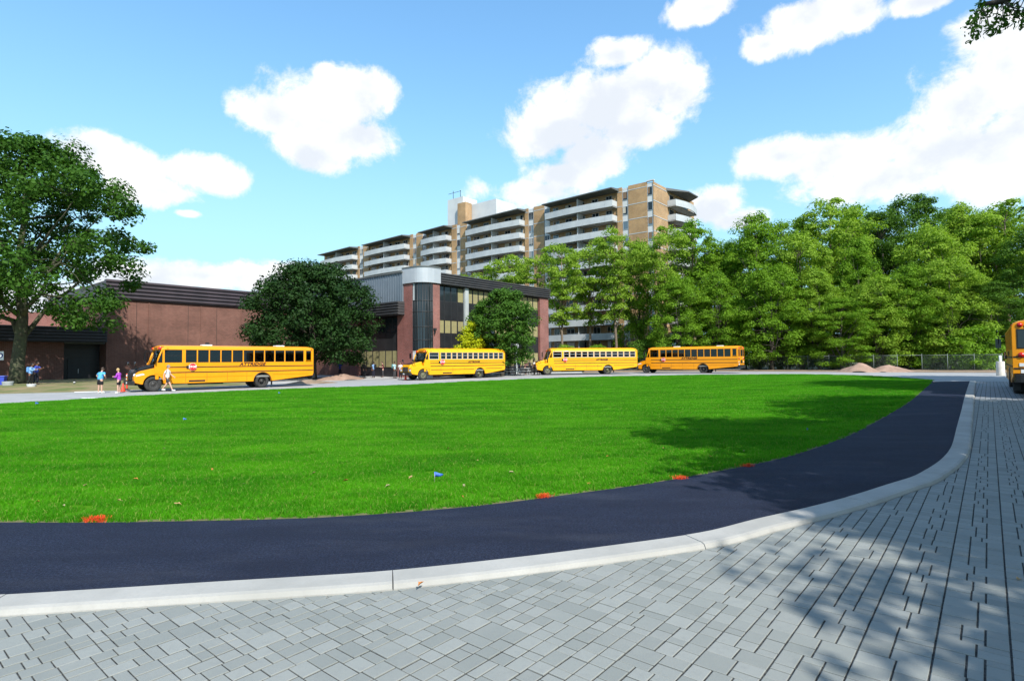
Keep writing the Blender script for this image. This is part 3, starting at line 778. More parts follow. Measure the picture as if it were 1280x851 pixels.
# rounded glass corner
bx('brick_pier', m_brick_red, school, -.05, .6, tB(516), tB(505), -.5, 10.1)
bx('brick_pier', m_brick_red, school, -.04, .6, tB(505)+.01, tB(497), -.5, 6.75)
rC = tC(541); rB = tB(516)
def corner(t, bulge=.0):
    # quarter curve from wall B (0, rB) to wall C (rC, 0), bulging out to the old corner
    a = t*math.pi/2; return (rC*(1-math.cos(a))*1.0 if False else rC*(1-math.cos(a)), rB*(1-math.sin(a)))
nseg = 8
pts = [corner(i/nseg) for i in range(nseg+1)]
zl = [2.9, 4.0, 5.4, 7.0, 8.2, 10.1]
gl = MB()
for i in range(nseg):
    (xa, ya), (xb, yb) = pts[i], pts[i+1]
    for z0, z1 in zip(zl, zl[1:]):
        if i == 0 and z0 > 7.5: mm = m_grey
        else: mm = m_glass
        d = Vector((xb-xa, yb-ya)).normalized()*.02; nv = Vector((-d.y, d.x))
        MB().add([(xa+d.x, ya+d.y, z0+.02), (xb-d.x, yb-d.y, z0+.02), (xb-d.x, yb-d.y, z1-.02), (xa+d.x, ya+d.y, z1-.02),
                  (xa+d.x+.04, ya+d.y+.04, z0+.02), (xb-d.x+.04, yb-d.y+.04, z0+.02), (xb-d.x+.04, yb-d.y+.04, z1-.02), (xa+d.x+.04, ya+d.y+.04, z1-.02)],
                 [(3,2,1,0),(4,5,6,7),(0,1,5,4),(2,3,7,6),(1,2,6,5),(3,0,4,7)]).build('pane', mm, school)
for i in range(0, nseg+1):
    x, y = pts[i]; MB().tube([(x-.0, y-.0, 2.85), (x, y, 10.1)], .045 if i % 2 == 0 else .03, 6).build('mullion', m_frame, school)
for z in zl: MB().tube([(x-.01, y-.01, z) for x, y in pts], .04, 6, cap=True).build('transom', m_frame, school)
bx('corner_core', m_black, school, 1.0, 2.0, 1.0, 4.0, 2.8, 10.1)
# white base under the glass and silver band above it
m = MB(); pp = pts + [(rC, .6), (.6, rB)]
m.prism([(x, y) for x, y in pp], -.5, 2.84, 'z').build('corner_base', m_white, school)
op = [(x-.18, y-.18) for x, y in pts]
band = [(-.2, tB(504)), (-.2, rB)] + op + [(rC, -.22), (tC(549.6), -.22), (tC(549.6), .7), (.7, tB(504))]
MB().prism(band, 10.12, 11.75, 'z').build('silver_band', m_silver, school)
MB().prism([(x*1.0-.06, y-.06) for x, y in band], 11.75, 11.87, 'z').build('band_coping', m_canopy, school)
MB().box(tC(541.2)-.0, tC(541.2)+.25, -.32, -.05, 5.0, 5.25).box(tC(541.2)+.05, tC(541.2)+.12, -.25, -.05, 4.6, 5.0).build('wall_lamp', m_frame, school)
# left front (wall B): ribbed metal box over a louvre, glazing below
yb0, yb1 = tB(505), 24.0
bx('metal_box', m_metal, school, -.25, 1.2, yb0+.02, yb1, 8.22, 11.35)
k = yb0+.25
while k < 15.5: bx('rib', m_metal, school, -.30, -.25, k, k+.07, 8.22, 11.35); k += .42
bx('box_coping', m_canopy, school, -.4, 1.3, yb0-.02, yb1, 11.35, 11.5)
h = (8.2-6.75)/5
for q in range(5):
    a = 6.75+q*h
    MB().add([( -1.0, yb0-.15, a+h*.4), (-1.0, yb1, a+h*.4), (-1.0, yb1, a+h*.97), (-1.0, yb0-.15, a+h*.97), (-.82, yb0-.15, a+.03), (-.82, yb1, a+.03), (.5, yb1, a+.03), (.5, yb0-.15, a+.03), (.5, yb1, a+h*.97), (.5, yb0-.15, a+h*.97)],
             [(0,3,2,1),(4,0,1,5),(7,4,5,6),(3,9,8,2),(0,4,7,9,3),(1,2,8,6,5)]).build('slat', m_louv, school)
bx('brick_pier', m_brick_red, school, -.06, 1.0, tB(448.5), tB(438), -.5, 6.75)
bx('brick_wall', m_brick_brn, school, .0, .9, tB(438)+.01, 27.8, -.5, 6.75)
ya, yb = tB(497)+.02, tB(448.5)-.02
for k in range(6):
    y0 = ya+(yb-ya)*k/6; y1 = ya+(yb-ya)*(k+1)/6
    for (z0, z1, bl) in ((1.05, 2.95, True), (4.9, 6.6, False)):
        w = MB().box(.20, .32, y0+.03, y1-.03, z0, z1).build('window', m_frame, school)
        g = MB().box(.185, .2, y0+.09, y1-.09, z0+.05, z1-.05).build('pane', m_blind if bl else m_glass, w)
    for z0, z1 in ((-.5, 1.05), (2.95, 4.9)): bx('spandrel', m_black, school, .24, .55, y0+.015, y1-.015, z0+.01, z1-.01)
# little ventilator boxes on the roof
bx('roof_vent', m_white, school, 9.0, 13.5, 6, 9, 11.05, 12.6)

# ---- the lower hall on the left: brown brick wall A with a plum louvred fascia
PA0 = Vector((-44., 62., 0))
hall = empty('school_hall', (PA0.x, PA0.y, SZ), ROT_U, 'windowless brown brick hall with plum louvred fascia behind the leftmost bus', 'building')
bx('wall', m_brick_brn, hall, .0, 24, 0, 26, -.5, 8.75); bx('upper_wall', m_louv_p, hall, .02, 23.9, .35, 25.9, 8.75, 10.69)
louvre(hall, m_louv_p, -.2, 24.2, 8.77, 10.9, 5, y0=-.4)
bx('roof', m_roof, hall, 0, 24, .3, 26, 10.7, 10.85)
for x in (2.8, 8.2, 11.5, 16.2, 19.6): bx('control_joint', M('joint', (.06,.035,.03), .9), hall, x, x+.05, -.012, .0, -.4, 8.7)
for x in (4.0, 9.6, 14.5): bx('downpipe', m_brick_brn, hall, x, x+.09, -.08, -.005, -.4, 8.7)
MB().box(10.2, 10.55, -.3, -.0, 3.9, 4.2).box(10.3, 10.45, -.34, -.3, 3.95, 4.1).build('wall_lamp', m_frame, hall)
# low entrance wing with a deep dark fascia
wing = empty('entrance_wing', (PA0.x, PA0.y, SZ), ROT_U, 'low brown brick wing with deep dark fascia and shadowed doorway behind the maple', 'building')
bx('wall', m_brick_brn, wing, -30, -3.6, .42, 18, -.5, 5.38)
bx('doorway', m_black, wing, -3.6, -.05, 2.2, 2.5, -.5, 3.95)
bx('soffit', m_canopy, wing, -3.6, -.05, .3, 2.5, 3.85, 5.3)
d_ = bx('door', m_frame, wing, -2.9, -.9, 2.1, 2.2, -.3, 2.3); bx('handle', m_alu, d_, -2.0, -1.95, 2.04, 2.1, .7, 1.2)
louvre(wing, M('black_louvre', (.028,.028,.034), .5), -30, -.15, 3.97, 5.55, 5, y0=-.9, back=.4)
bx('roof', m_roof, wing, -30, -.2, .4, 18, 5.4, 5.5)
bx('upper_wall', m_brick_red, wing, -26, -1.5, 9, 17.8, 5.5, 7.6)
# ================================================================== SCHOOL BUSES
def busy(name, c1, c2):
    return M(name, c1, .4, col2=c2, vs=.9, spec=.3, coat=.1)
m_bus = busy('bus_orange_yellow', (.80,.31,.006), (.74,.275,.005))
m_bus2 = busy('bus_yellow', (.82,.40,.008), (.76,.36,.007))
m_blk = M('black_trim', (.012,.012,.013), .45, col2=(.02,.02,.02), vs=3.)
m_gloss = M('gloss_black', (.012,.013,.016), .2, coat=.5)
m_tyre = M('tyre_rubber', (.022,.022,.022), .85, col2=(.045,.044,.042), vs=5.)
m_rim = M('dusty_rim', (.06,.058,.055), .6, col2=(.03,.03,.03), vs=8.)
m_rim2 = M('olive_rim', (.16,.16,.09), .6, col2=(.10,.10,.07), vs=8.)
m_lens = M('headlight_lens', (.75,.77,.78), .1, spec=.8)
m_red = M('red_lens', (.55,.012,.012), .2, spec=.6)
m_amb = M('amber_lens', (.75,.16,.01), .25, spec=.6)
m_stop = M('stop_red', (.58,.015,.02), .45)
m_wht = M('white_paint', (.8,.8,.8), .5)
m_let = M('dark_lettering', (.05,.012,.01), .5)
m_seat = M('seat_vinyl', (.035,.05,.045), .6)
m_int = M('bus_interior', (.22,.22,.2), .8)
m_under = M('underbody', (.015,.015,.015), .9)
m_chrome = M('worn_metal', (.45,.45,.45), .35, metal=.8)
g_side = glassm('bus_window_glass', (.55,.60,.62), .5)
g_wind = glassm('windscreen_glass', (.6,.72,.75), .85)

TS = bpy.data.scenes.new('workbench'); 
def bake(o):
    TS.collection.objects.link(o); vl = TS.view_layers[0]
    with bpy.context.temp_override(scene=TS, view_layer=vl): dg = bpy.context.evaluated_depsgraph_get(); dg.update()
    me = bpy.data.meshes.new_from_object(o.evaluated_get(dg)); bpy.data.objects.remove(o); return me
def text_mesh(s, size, ext=.003, shear=0., bold=0.):
    cu = bpy.data.curves.new('lettering', 'FONT'); cu.body = s; cu.size = size; cu.extrude = ext; cu.shear = shear; cu.offset = bold
    cu.align_x = 'CENTER'; cu.align_y = 'CENTER'; cu.resolution_u = 3
    return bake(bpy.data.objects.new('tmp', cu))
TXT = {}
def text(s, size, mat, parent, loc, rot, shear=0., bold=0., name='lettering', sx_=1.):
    key = (s, size, mat.name, shear, bold)
    if key not in TXT:
        me = text_mesh(s, size, .003, shear, bold); me.materials.clear(); me.materials.append(mat); TXT[key] = me
    o = link(name, TXT[key], parent, loc, rot); o.scale = (sx_, 1, 1); return o
def arc(cx, cz, r, a0, a1, n): return [(cx+r*math.cos(R(a0+(a1-a0)*i/n)), cz+r*math.sin(R(a0+(a1-a0)*i/n))) for i in range(n+1)]
def wheel_mesh(w, rim, dual=False):
    m = MB(); r = .5; h = w/2
    m.lathe([(.28,-h*.7),(.30,-h*.95),(.40,-h),(.475,-h*.92),(.5,-h*.7),(.5,-h*.35),(.488,-h*.33),(.488,-h*.28),(.5,-h*.26),(.5,h*.26),(.488,h*.28),(.488,h*.33),(.5,h*.35),(.5,h*.7),(.475,h*.92),(.40,h),(.30,h*.95),(.28,h*.7)], 32, axis='y')
    ty = m.mesh('tyre', m_tyre)
    m = MB(); f = -h
    if dual: prof = [(.29,f*.95),(.275,f*.6),(.26,f*.15),(.17,f*.12),(.165,f*.5),(.10,f*.62),(.09,f*.8),(.0,f*.82)]
    else: prof = [(.29,f*.95),(.27,f*.7),(.25,f*.55),(.19,f*.85),(.17,f*.8),(.11,f*.75),(.10,f*1.05),(.0,f*1.08)]
    m.lathe(prof, 24, axis='y'); m.lathe([(.0,-f*.5),(.28,-f*.5)], 24, axis='y')
    for k in range(8):
        a = k*math.pi/4; yb_ = f*(.82 if not dual else .3)
        m.lathe([(.016,yb_-.03),(.016,yb_+.03)], 6, axis='y', o=(.15*math.cos(a), 0, .15*math.sin(a)))
    rm = m.mesh('rim', rim)
    return ty, rm
def make_bus(label, contact, axis, kind='new', wb=7.1, over=3.95, lets=True, number=None, group='school buses', text_x=None, seed=0):
    ax = Vector((axis[0], axis[1], 0)).normalized(); yv = Vector((-ax.y, ax.x, 0))
    c = Vector((contact[0], contact[1], 0)) + yv*1.1
    bus = empty('school_bus', (c.x, c.y, hgt(c.x, c.y)), math.atan2(ax.y, ax.x), label, 'school bus', group)
    new = kind == 'new'; yel = m_bus if new else m_bus2; XR = wb+over; HW = 1.22
    def P(name, m, mats, par=bus, bev=0., seg=2): return m.build(name, mats, par, bevel=bev, seg=seg)
    WZ0, WZ1 = (1.94, 2.80) if new else (2.0, 2.66)
    # ---- sides
    x_d0, x_d1 = .62, 1.68                                          # driver's window
    nwin = 11 if new else 12; xw0 = 1.86; xw1 = XR-.75 if new else XR-.2
    rr = .62
    for s in (-1, 1):
        poly = [(.66,.50),(wb-rr,.50)] + [q for q in arc(wb,.50,rr,180,0,14)[1:-1]] + [(wb+rr,.50),(wb+1.2,.56),(XR-.06,.84),(XR,.98),(XR,WZ0-.02),(.10,WZ0-.02),(.04,1.78),(.04,1.2),(.66,1.05)]
        a, b = (-HW, -HW+.06) if s < 0 else (HW-.06, HW)
        P('side_panel', MB().prism(poly, a, b), yel)
        # window posts and the strip above the windows
        n = nwin; pitch = (xw1-xw0)/n; gap = .075 if new else .06
        posts = [(.50, x_d0), (x_d1, xw0+gap/2)] + [(xw0+k*pitch-gap/2, xw0+k*pitch+gap/2) for k in range(1, n)] + [(xw1-gap/2, XR-.62 if new else XR)]
        if new: posts.append((XR-.14, XR))
        for p0, p1 in posts: P('window_post', MB().box(p0, p1, a, b, WZ0-.02, WZ1+.02), yel)
        ops = [(x_d0, x_d1)] + [(xw0+k*pitch+gap/2, xw0+(k+1)*pitch-gap/2) for k in range(n)] + ([(XR-.62, XR-.14)] if new else [])
        yo = -HW+.012 if s < 0 else HW-.012
        for wi, (w0, w1) in enumerate(ops):
            lo, hi = WZ0-.015, WZ1+.015
            fm = m_blk if new else m_alu
            if new and wi == len(ops)-1: fm = yel; lo += .06
            f = MB(); t = .035 if new else .045; ya_, yb_ = sorted((yo, yo-s*.035))
            f.box(w0, w1, ya_, yb_, lo, lo+t).box(w0, w1, ya_, yb_, hi-t, hi).box(w0, w0+t, ya_, yb_, lo+t, hi-t).box(w1-t, w1, ya_, yb_, lo+t, hi-t)
            if not new or (wi < 2): f.box(w0+t, w1-t, ya_, yb_, lo+(hi-lo)*.52, lo+(hi-lo)*.52+.035)
            o = P('window', f, fm)
            MB().box(w0+t, w1-t, min(yo-s*.016, yo-s*.022), max(yo-s*.016, yo-s*.022), lo+t, hi-t).build('pane', g_side, o)
        # rub rails
        for z, th in ((1.58, .06), (1.22, .06), (.92, .03)) if new else ((1.80, .03), (1.58, .06), (1.30, .06), (.95, .04)):
            x0r = .72 if z > 1.3 else .75
            ya_, yb_ = sorted((s*HW, s*(HW+.022)))
            if z < 1.0:
                m = MB().box(.8, wb-.72, ya_, yb_, z, z+th).box(wb+.72, XR-.4, ya_, yb_, z+.06, z+th+.06)
            else: m = MB().box(x0r, XR-.03, ya_, yb_, z, z+th)
            if new and z < 1.0: P('moulding', m, yel)
            else: P('rub_rail', m, m_blk, bev=.006)
        # rear mud flap, wheel arch lip
        lip = arc(wb,.50,rr+.03,178,2,16); m = MB(); m.tube([(x, s*(HW+.01), z) for x, z in lip], .025, 6); P('arch_lip', m, m_blk if new else yel)
        P('mud_flap', MB().box(wb+.72, wb+.75, s*1.15-.25*(s > 0), s*1.15+.25*(s < 0), .18, .75), m_blk)
        if s < 0:
            P('skirt_vent', MB().box(2.1, 3.15, -HW-.004, -HW+.01, .58, .70), m_blk)
            P('fuel_door', MB().box(wb-2.4, wb-1.8, -HW-.006, -HW+.01, .62, .95), yel, bev=.004)
            for k in range(4): P('skirt_joint', MB().box(1.9+k*1.35, 1.915+k*1.35, -HW-.003, -HW+.01, .55, 1.18), m_blk)
    # ---- roof: a loft of the rounded section
    rs_ = [(-HW,WZ1),(-HW,WZ1+.08),(-HW+.05,WZ1+.17),(-1.0,WZ1+.25),(-.6,WZ1+.31),(0,WZ1+.33),(.6,WZ1+.31),(1.0,WZ1+.25),(HW-.05,WZ1+.17),(HW,WZ1+.08),(HW,WZ1)] if new else \
          [(-HW,WZ1),(-HW+.02,WZ1+.10),(-HW+.12,WZ1+.24),(-.9,WZ1+.34),(-.5,WZ1+.41),(0,WZ1+.43),(.5,WZ1+.41),(.9,WZ1+.34),(HW-.12,WZ1+.24),(HW-.02,WZ1+.10),(HW,WZ1)]
    xs = [(.44,.90,-.03),(.52,.97,-.01),(.7,1.,0),(XR-.35,1.,0),(XR-.1,.985,-.02),(XR,.95,-.07)]
    vs = []; fs = []; k = len(rs_)
    for (x, sc, dz_) in xs:
        for (y, z) in rs_: vs.append((x, y*(1 if z < WZ1+.09 else sc), WZ1 + (z-WZ1)*sc + (dz_ if z > WZ1+.09 else 0)))
    for i in range(len(xs)-1):
        for j in range(k-1): fs.append((i*k+j, (i+1)*k+j, (i+1)*k+j+1, i*k+j+1))
    m = MB().add(vs, fs, 0, True); m.add([vs[j] for j in range(k)], [tuple(range(k))]); m.add([vs[(len(xs)-1)*k+j] for j in range(k)], [tuple(reversed(range(k)))])
    # underside (headlining)
    m.add([(.5,-HW+.02,WZ1+.02),(XR,-HW+.02,WZ1+.02),(XR,HW-.02,WZ1+.02),(.5,HW-.02,WZ1+.02)], [(0,3,2,1)], 1)
    P('roof', m, [yel, m_int])
    for hx in (3.2, XR-2.6): P('roof_hatch', MB().box(hx, hx+.65, -.33, .33, WZ1+.31, WZ1+.40), m_wht if new else yel, bev=.03)
    if not new:
        for rx in [.9+.75*q for q in range(int((XR-1)/.75))]: 
            P('roof_bow', MB().tube([(rx, y*1.003, z+.006) for y, z in rs_[1:-1]], .014, 4), yel)
    # marker lamps along the roof edge
    for lx in (.75, XR-.2): P('marker_lamp', MB().box(lx, lx+.1, -HW-.012, -HW+.02, WZ1+.05, WZ1+.10), m_amb if lx < 2 else m_red)
    # ---- floor, underbody, seats
    P('floor', MB().box(.35, XR-.05, -HW+.07, HW-.07, .80, .92), m_int)
    P('underbody', MB().box(-.9, XR-.9, -.5, .5, .42, .8).box(wb-.25, wb+.25, -.9, .9, .42, .58).box(-.12, .12, -.9, .9, .40, .56).box(2.2, 4.4, -1.0, -.55, .38, .78).box(wb+1.0, XR-.6, -1.1, 1.1, .62, .80), m_under)
    n = 11; sp = (XR-2.9)/n
    sm = MB().box(0, .42, -.48, .48, .35, .48).box(.36, .46, -.48, .48, .48, 1.05).box(.1, .3, -.4, .4, .0, .35).mesh('seat', m_seat)
    for k_ in range(n):
        for y in (-.66, .66): link('seat', sm, bus, (2.0+k_*sp, y, .92))
    link('driver_seat', MB().box(0, .5, -.28, .28, .35, .5).box(.44, .56, -.26, .26, .5, 1.2).box(.15, .35, -.15, .15, 0, .35).mesh('driver_seat', m_seat), bus, (1.0, -.62, .92))
    P('steering_wheel', MB().tube([(.78+.08*math.sin(R(q*30))*.9, -.62+.22*math.cos(R(q*30)), 1.72+.2*math.sin(R(q*30))) for q in range(13)], .018, 6), m_blk)
    P('dashboard', MB().box(.12, .55, -1.1, 1.1, 1.35, 1.66), m_blk, bev=.05)
    # ---- nose: fenders with wheel arches, bonnet, grille, bumper
    nose = -1.12 if new else -1.3
    for s in (-1, 1):
        ar = arc(0, .50, .60, 0, 180, 16)
        if new: fp = ar + [(-.70,.50),(nose+.02,.62),(nose,.95),(nose+.10,1.18),(-.78,1.36),(-.35,1.46),(.06,1.56),(.66,1.50),(.66,.50)]
        else: fp = ar + [(-.66,.50),(nose,.62),(nose-.02,1.02),(nose+.12,1.20),(-.7,1.28),(-.1,1.36),(.3,1.42),(.66,1.40),(.66,.50)]
        a, b = (-1.20, -.70) if s < 0 else (.70, 1.20)
        P('fender', MB().prism(fp, a, b), yel, bev=.07, seg=3)
        P('wheel_housing', MB().tube([(x, s*.72, z) for x, z in arc(0,.50,.585,180,0,12)], .03, 6), m_under)
        hl = [(1., 0)]
        if new:
            m = MB().lathe([(.0,.03),(.08,.025),(.12,-.01),(.13,-.06)], 14, axis='x'); me = m.mesh('headlight', m_lens)
            o = link('headlight', me, bus, (nose+.05, s*.93, 1.10)); o.scale = (-1.6, 1.35, .8)
            o = P('headlight_side', MB().prism([(nose+.10,1.02),(nose+.62,1.14),(nose+.5,1.22),(nose+.14,1.14)], s*1.203-.004, s*1.203+.004), m_lens)
        else:
            m = MB().box(nose-.035, nose+.02, s*.93-.16, s*.93+.16, .84, 1.04); P('headlight', m, m_lens, bev=.02)
            P('indicator', MB().box(nose-.03, nose+.02, s*.93-.14, s*.93+.14, 1.07, 1.14), m_amb)
    if new: hp = [(nose-.02,.72),(.16,.72),(.16,1.84),(-.25,1.74),(-.7,1.61),(-.98,1.48),(nose+.02,1.28)]
    else: hp = [(nose-.02,.72),(.16,.72),(.16,1.80),(-.4,1.70),(-.9,1.57),(-1.18,1.47),(nose-.01,1.30)]
    P('bonnet', MB().prism(hp, -.80, .80), m_gloss if new else yel, bev=.09, seg=3)
    top = hp[2:6]; m = MB()
    q = [(x, z+.012) for x, z in top]; vs = []
    for x, z in q: vs += [(x, -.62, z+.002), (x, .62, z+.002)]
    m.add(vs, [(2*i, 2*i+2, 2*i+3, 2*i+1) for i in range(len(q)-1)]); vs2 = [(x, y, z-.03) for x, y, z in vs]
    P('bonnet_top', m.add(vs2, [(0, 2, 4, 6, 7, 5, 3, 1)][:0]), m_gloss)
    # cowl closing the body behind the bonnet
    P('cowl', MB().box(.10, .30, -1.19, 1.19, .8, 1.70), yel, bev=.03)
    P('cowl_grille', MB().box(.02, .2, -1.0, 1.0, 1.72, 1.80), m_blk)
    gm = MB().box(nose-.05, nose+.02, -.55, .55, .80, 1.26)
    g = P('grille', gm, m_blk, bev=.02)
    for k_ in range(5): MB().box(nose-.075, nose-.045, -.52, .52, .85+k_*.085, .875+k_*.085).build('grille_bar', m_chrome if not new else m_rim, g)
    bmp = P('bumper', MB().prism([(nose-.20,-1.0),(nose-.14,-1.2),(nose+.05,-1.22),(nose+.05,1.22),(nose-.14,1.2),(nose-.20,1.0)], .46, .74, 'z'), m_blk, bev=.02)
    MB().box(nose-.206, nose-.20, -.16, .16, .54, .66).build('licence_plate', m_wht, bmp)
    # crossing mirrors on the wings and outside mirrors
    for s in (-1, 1):
        m = MB().tube([(-.75, s*.98, 1.32), (-1.0, s*1.08, 1.75), (-1.05, s*1.1, 1.80)], .018, 6)
        o = P('fender_mirror', m, m_blk); MB().lathe([(0,.09),(.09,.06),(.13,0),(.11,-.04),(0,-.05)], 12, axis='x', o=(-1.06, s*1.1, 1.88)).build('mirror_glass', m_gloss, o)
        o = P('side_mirror', MB().tube([(.45, s*1.15, 2.75), (.05, s*1.5, 2.72), (-.02, s*1.52, 2.05), (.1, s*1.2, 1.85)], .02, 6), m_blk)
        MB().box(-.06, .02, s*1.52-.12, s*1.52+.12, 2.1, 2.6).build('mirror_glass', m_gloss, o)
    # ---- windscreen: raked, in two halves, with posts and header
    b0, b1 = Vector((.10, 0, 1.80)), Vector((.46, 0, WZ1+.02))
    for s in (-1, 1):
        P('screen_post', MB().tube([(.12, s*1.16, 1.72), (.30, s*1.17, 2.3), (.50, s*1.18, WZ1+.06)], [.055,.05,.05], 8), yel)
        y0, y1 = (s*.03, s*1.12)
        m = MB().add([(b0.x-.06, y0, b0.z), (b0.x+.05, y1, b0.z), (b1.x+.03, y1, b1.z), (b1.x-.06, y0, b1.z)], [(0,1,2,3) if s < 0 else (3,2,1,0)])
        P('windscreen', m, g_wind)
        # side quarter glass between post and driver's window
        P('quarter_glass', MB().add([(.16, s*1.19, 1.93), (.50, s*1.19, 1.93), (.50, s*1.19, 2.72)], [(0,1,2)]), g_side)
    P('screen_bar', MB().tube([(b0.x-.07, 0, b0.z), (b1.x-.07, 0, b1.z)], .03, 6), m_blk)
    P('wiper', MB().tube([(.0, -.7, 1.84), (.1, -.35, 2.2)], .012, 5).tube([(.0, .25, 1.84), (.1, .6, 2.2)], .012, 5), m_blk)
    hdr = P('header_panel', MB().box(.36, .60, -1.12, 1.12, WZ1-.02, WZ1+.20), m_bus if new else m_amb if False else yel, bev=.04)
    MB().box(.345, .36, -.52, .52, WZ1+.03, WZ1+.17).build('sign_board', m_amb if not new else yel, hdr)
    text('SCHOOL BUS', .13, m_blk, hdr, (.342, 0, WZ1+.10), (R(90), 0, R(-90)), bold=.002)
    for y, mm in ((-.95, m_red), (-.70, m_amb), (.70, m_amb), (.95, m_red)):
        MB().lathe([(.0,-.045),(.06,-.04),(.09,-.01),(.10,.03)], 14, axis='x', o=(.345, y, WZ1+.10)).build('warning_lamp', mm, hdr)
    if new: P('visor_lamp', MB().box(.33, .62, -1.14, -.86, WZ1+.0, WZ1+.2), m_red, bev=.05)
    # ---- rear
    rp = [(-HW+.01,.98),(-HW+.01,WZ1+.02),(-HW+.06,WZ1+.15),(-.9,WZ1+.22),(-.4,WZ1+.27),(.4,WZ1+.27),(.9,WZ1+.22),(HW-.06,WZ1+.15),(HW-.01,WZ1+.02),(HW-.01,.98)]
    rw = P('rear_wall', MB().prism(rp, XR-.04, XR+.02, 'x'), yel)
    dr = MB().box(XR+.02, XR+.045, -.50, .50, .98, WZ1-.02).build('emergency_door', yel, bus, bevel=.012)
    for z0, z1 in ((1.95, WZ1-.1), (1.15, 1.55)):
        w = MB().box(XR+.045, XR+.055, -.40, .40, z0, z1).build('door_window', m_blk, dr); MB().box(XR+.055, XR+.058, -.36, .36, z0+.04, z1-.04).build('pane', m_glass, w)
    MB().tube([(XR+.06,.36,1.62),(XR+.1,.36,1.62),(XR+.1,.36,1.86),(XR+.06,.36,1.86)], .014, 6).build('handle', m_chrome, dr)
    for s in (-1, 1):
        w = P('rear_window', MB().box(XR+.02, XR+.032, min(s*.60, s*1.08), max(s*.60, s*1.08), 1.95, WZ1-.08), m_blk); MB().box(XR+.032, XR+.036, min(s*.64, s*1.04), max(s*.64, s*1.04), 1.99, WZ1-.12).build('pane', m_glass, w)
        P('tail_lamp', MB().lathe([(.11,-.02),(.10,.03),(.0,.045)], 16, axis='x', o=(XR+.03, s*.95, 1.70)), m_red)
        P('brake_lamp', MB().box(XR+.02, XR+.05, min(s*.72, s*1.10), max(s*.72, s*1.10), 1.44, 1.58) if False else MB().lathe([(.085,-.02),(.08,.03),(.0,.045)], 16, axis='x', o=(XR+.03, s*.70, 1.72)), m_amb)
        P('reversing_lamp', MB().box(XR+.02, XR+.04, s*.95-.07, s*.95+.07, 1.25, 1.38), m_lens)
        for y, mm in ((.97, m_red), (.72, m_amb)): P('rear_warning_lamp', MB().lathe([(.10,-.03),(.09,.03),(.0,.05)], 16, axis='x', o=(XR+.025, s*y, WZ1+.08)), mm)
    P('rear_sign', MB().box(XR+.02, XR+.035, -.55, .55, WZ1+.0, WZ1+.17), m_blk if new else yel)
    text('SCHOOL BUS', .13, yel if new else m_blk, bus, (XR+.038, 0, WZ1+.085), (R(90), 0, R(90)), bold=.002)
    P('rear_band', MB().box(XR+.02, XR+.034, -HW+.03, HW-.03, 1.60, 1.655).box(XR+.02, XR+.034, -HW+.03, -.52, 1.14, 1.2).box(XR+.02, XR+.034, .52, HW-.03, 1.14, 1.2), m_blk)
    P('rear_bumper', MB().prism([(XR-.1,-1.2),(XR+.16,-1.16),(XR+.2,-1.0),(XR+.2,1.0),(XR+.16,1.16),(XR-.1,1.2)], .62, .95, 'z'), m_blk, bev=.02)
    P('licence_plate', MB().box(XR+.02, XR+.03, -.98, -.68, .99, 1.13), m_wht)
    P('tail_pipe', MB().tube([(wb+1, -.75, .52), (XR+.1, -.75, .52)], .05, 10), m_chrome)
    # ---- wheels
    rim = m_rim if new else m_rim2
    tf, rf = wheel_mesh(.27, rim); tr, rr_ = wheel_mesh(.56, rim, True)
    for x, t_, r_, yy in ((0, tf, rf, 1.0), (wb, tr, rr_, .86)):
        for s in (-1, 1):
            o = link('wheel', None, bus, (x, s*yy, .5), (0, 0, 0 if s < 0 else math.pi)); link('tyre', t_, o); link('rim', r_, o)
    # ---- stop arm and the operator's name
    sxp = 2.32 if new else 2.05; sz = 1.62 if new else 1.72; n8 = [(math.cos(R(22.5+45*q)), math.sin(R(22.5+45*q))) for q in range(8)]
    o = P('stop_sign', MB().prism([(sxp+.245*a, sz+.245*b) for a, b in n8], -HW-.10, -HW-.085), m_stop)
    MB().prism([(sxp+.262*a, sz+.262*b) for a, b in n8], -HW-.085, -HW-.08).build('sign_border', m_wht, o)
    text('STOP', .20, m_wht, o, (sxp, -HW-.103, sz), (R(90), 0, 0), bold=.006)
    MB().box(sxp-.38, sxp-.1, -HW-.08, -HW-.0, sz-.09, sz+.09).build('stop_arm', m_blk, o)
    for q in (-1, 1): MB().lathe([(.035,-.01),(.03,.01),(.0,.015)][::-1], 10, axis='y', o=(sxp, -HW-.11, sz+q*.185)).build('stop_lamp', m_red, o)
    if lets:
        tx = text_x if text_x else wb-.75
        o = text('ATTRIDGE', .29 if new else .22, m_let, bus, (tx, -HW-.024, 1.77 if new else 1.70), (R(90), 0, 0), shear=.25, bold=.007, sx_=1.35)
        text('ATTRIDGE', .29 if new else .22, m_let, bus, (tx, HW+.024, 1.77 if new else 1.70), (R(90), 0, R(180)), shear=.25, bold=.007, sx_=1.35)
    return bus
make_bus('nearest orange school bus, beside the walking person in white, wide plain windows', (-24.0, 38.3), (.72, .69), 'new', 7.1, 3.95)
make_bus('yellow school bus with split windows, in front of the yellow leaved tree', (-8.6, 55.2), (.8, .6), 'old', 6.5, 3.2)
make_bus('yellow school bus with split windows, parked right of the picnic tables', (4.05, 65.6), (.985, .17), 'old', 7.2, 3.6)
make_bus('orange yellow school bus whose rear end points to the chain-link fence', (16.35, 70.0), (.8, -.6), 'new', 7.0, 3.9, text_x=5.4)
b5 = Vector((19.75, 22.6, 0)); L5 = 11.05
make_bus('shaded school bus on the paved drive, cut by the right picture edge', (b5 + AU*L5 + AN*0.12).xy, (-AU.x, -AU.y), 'new', 7.1, 3.95)
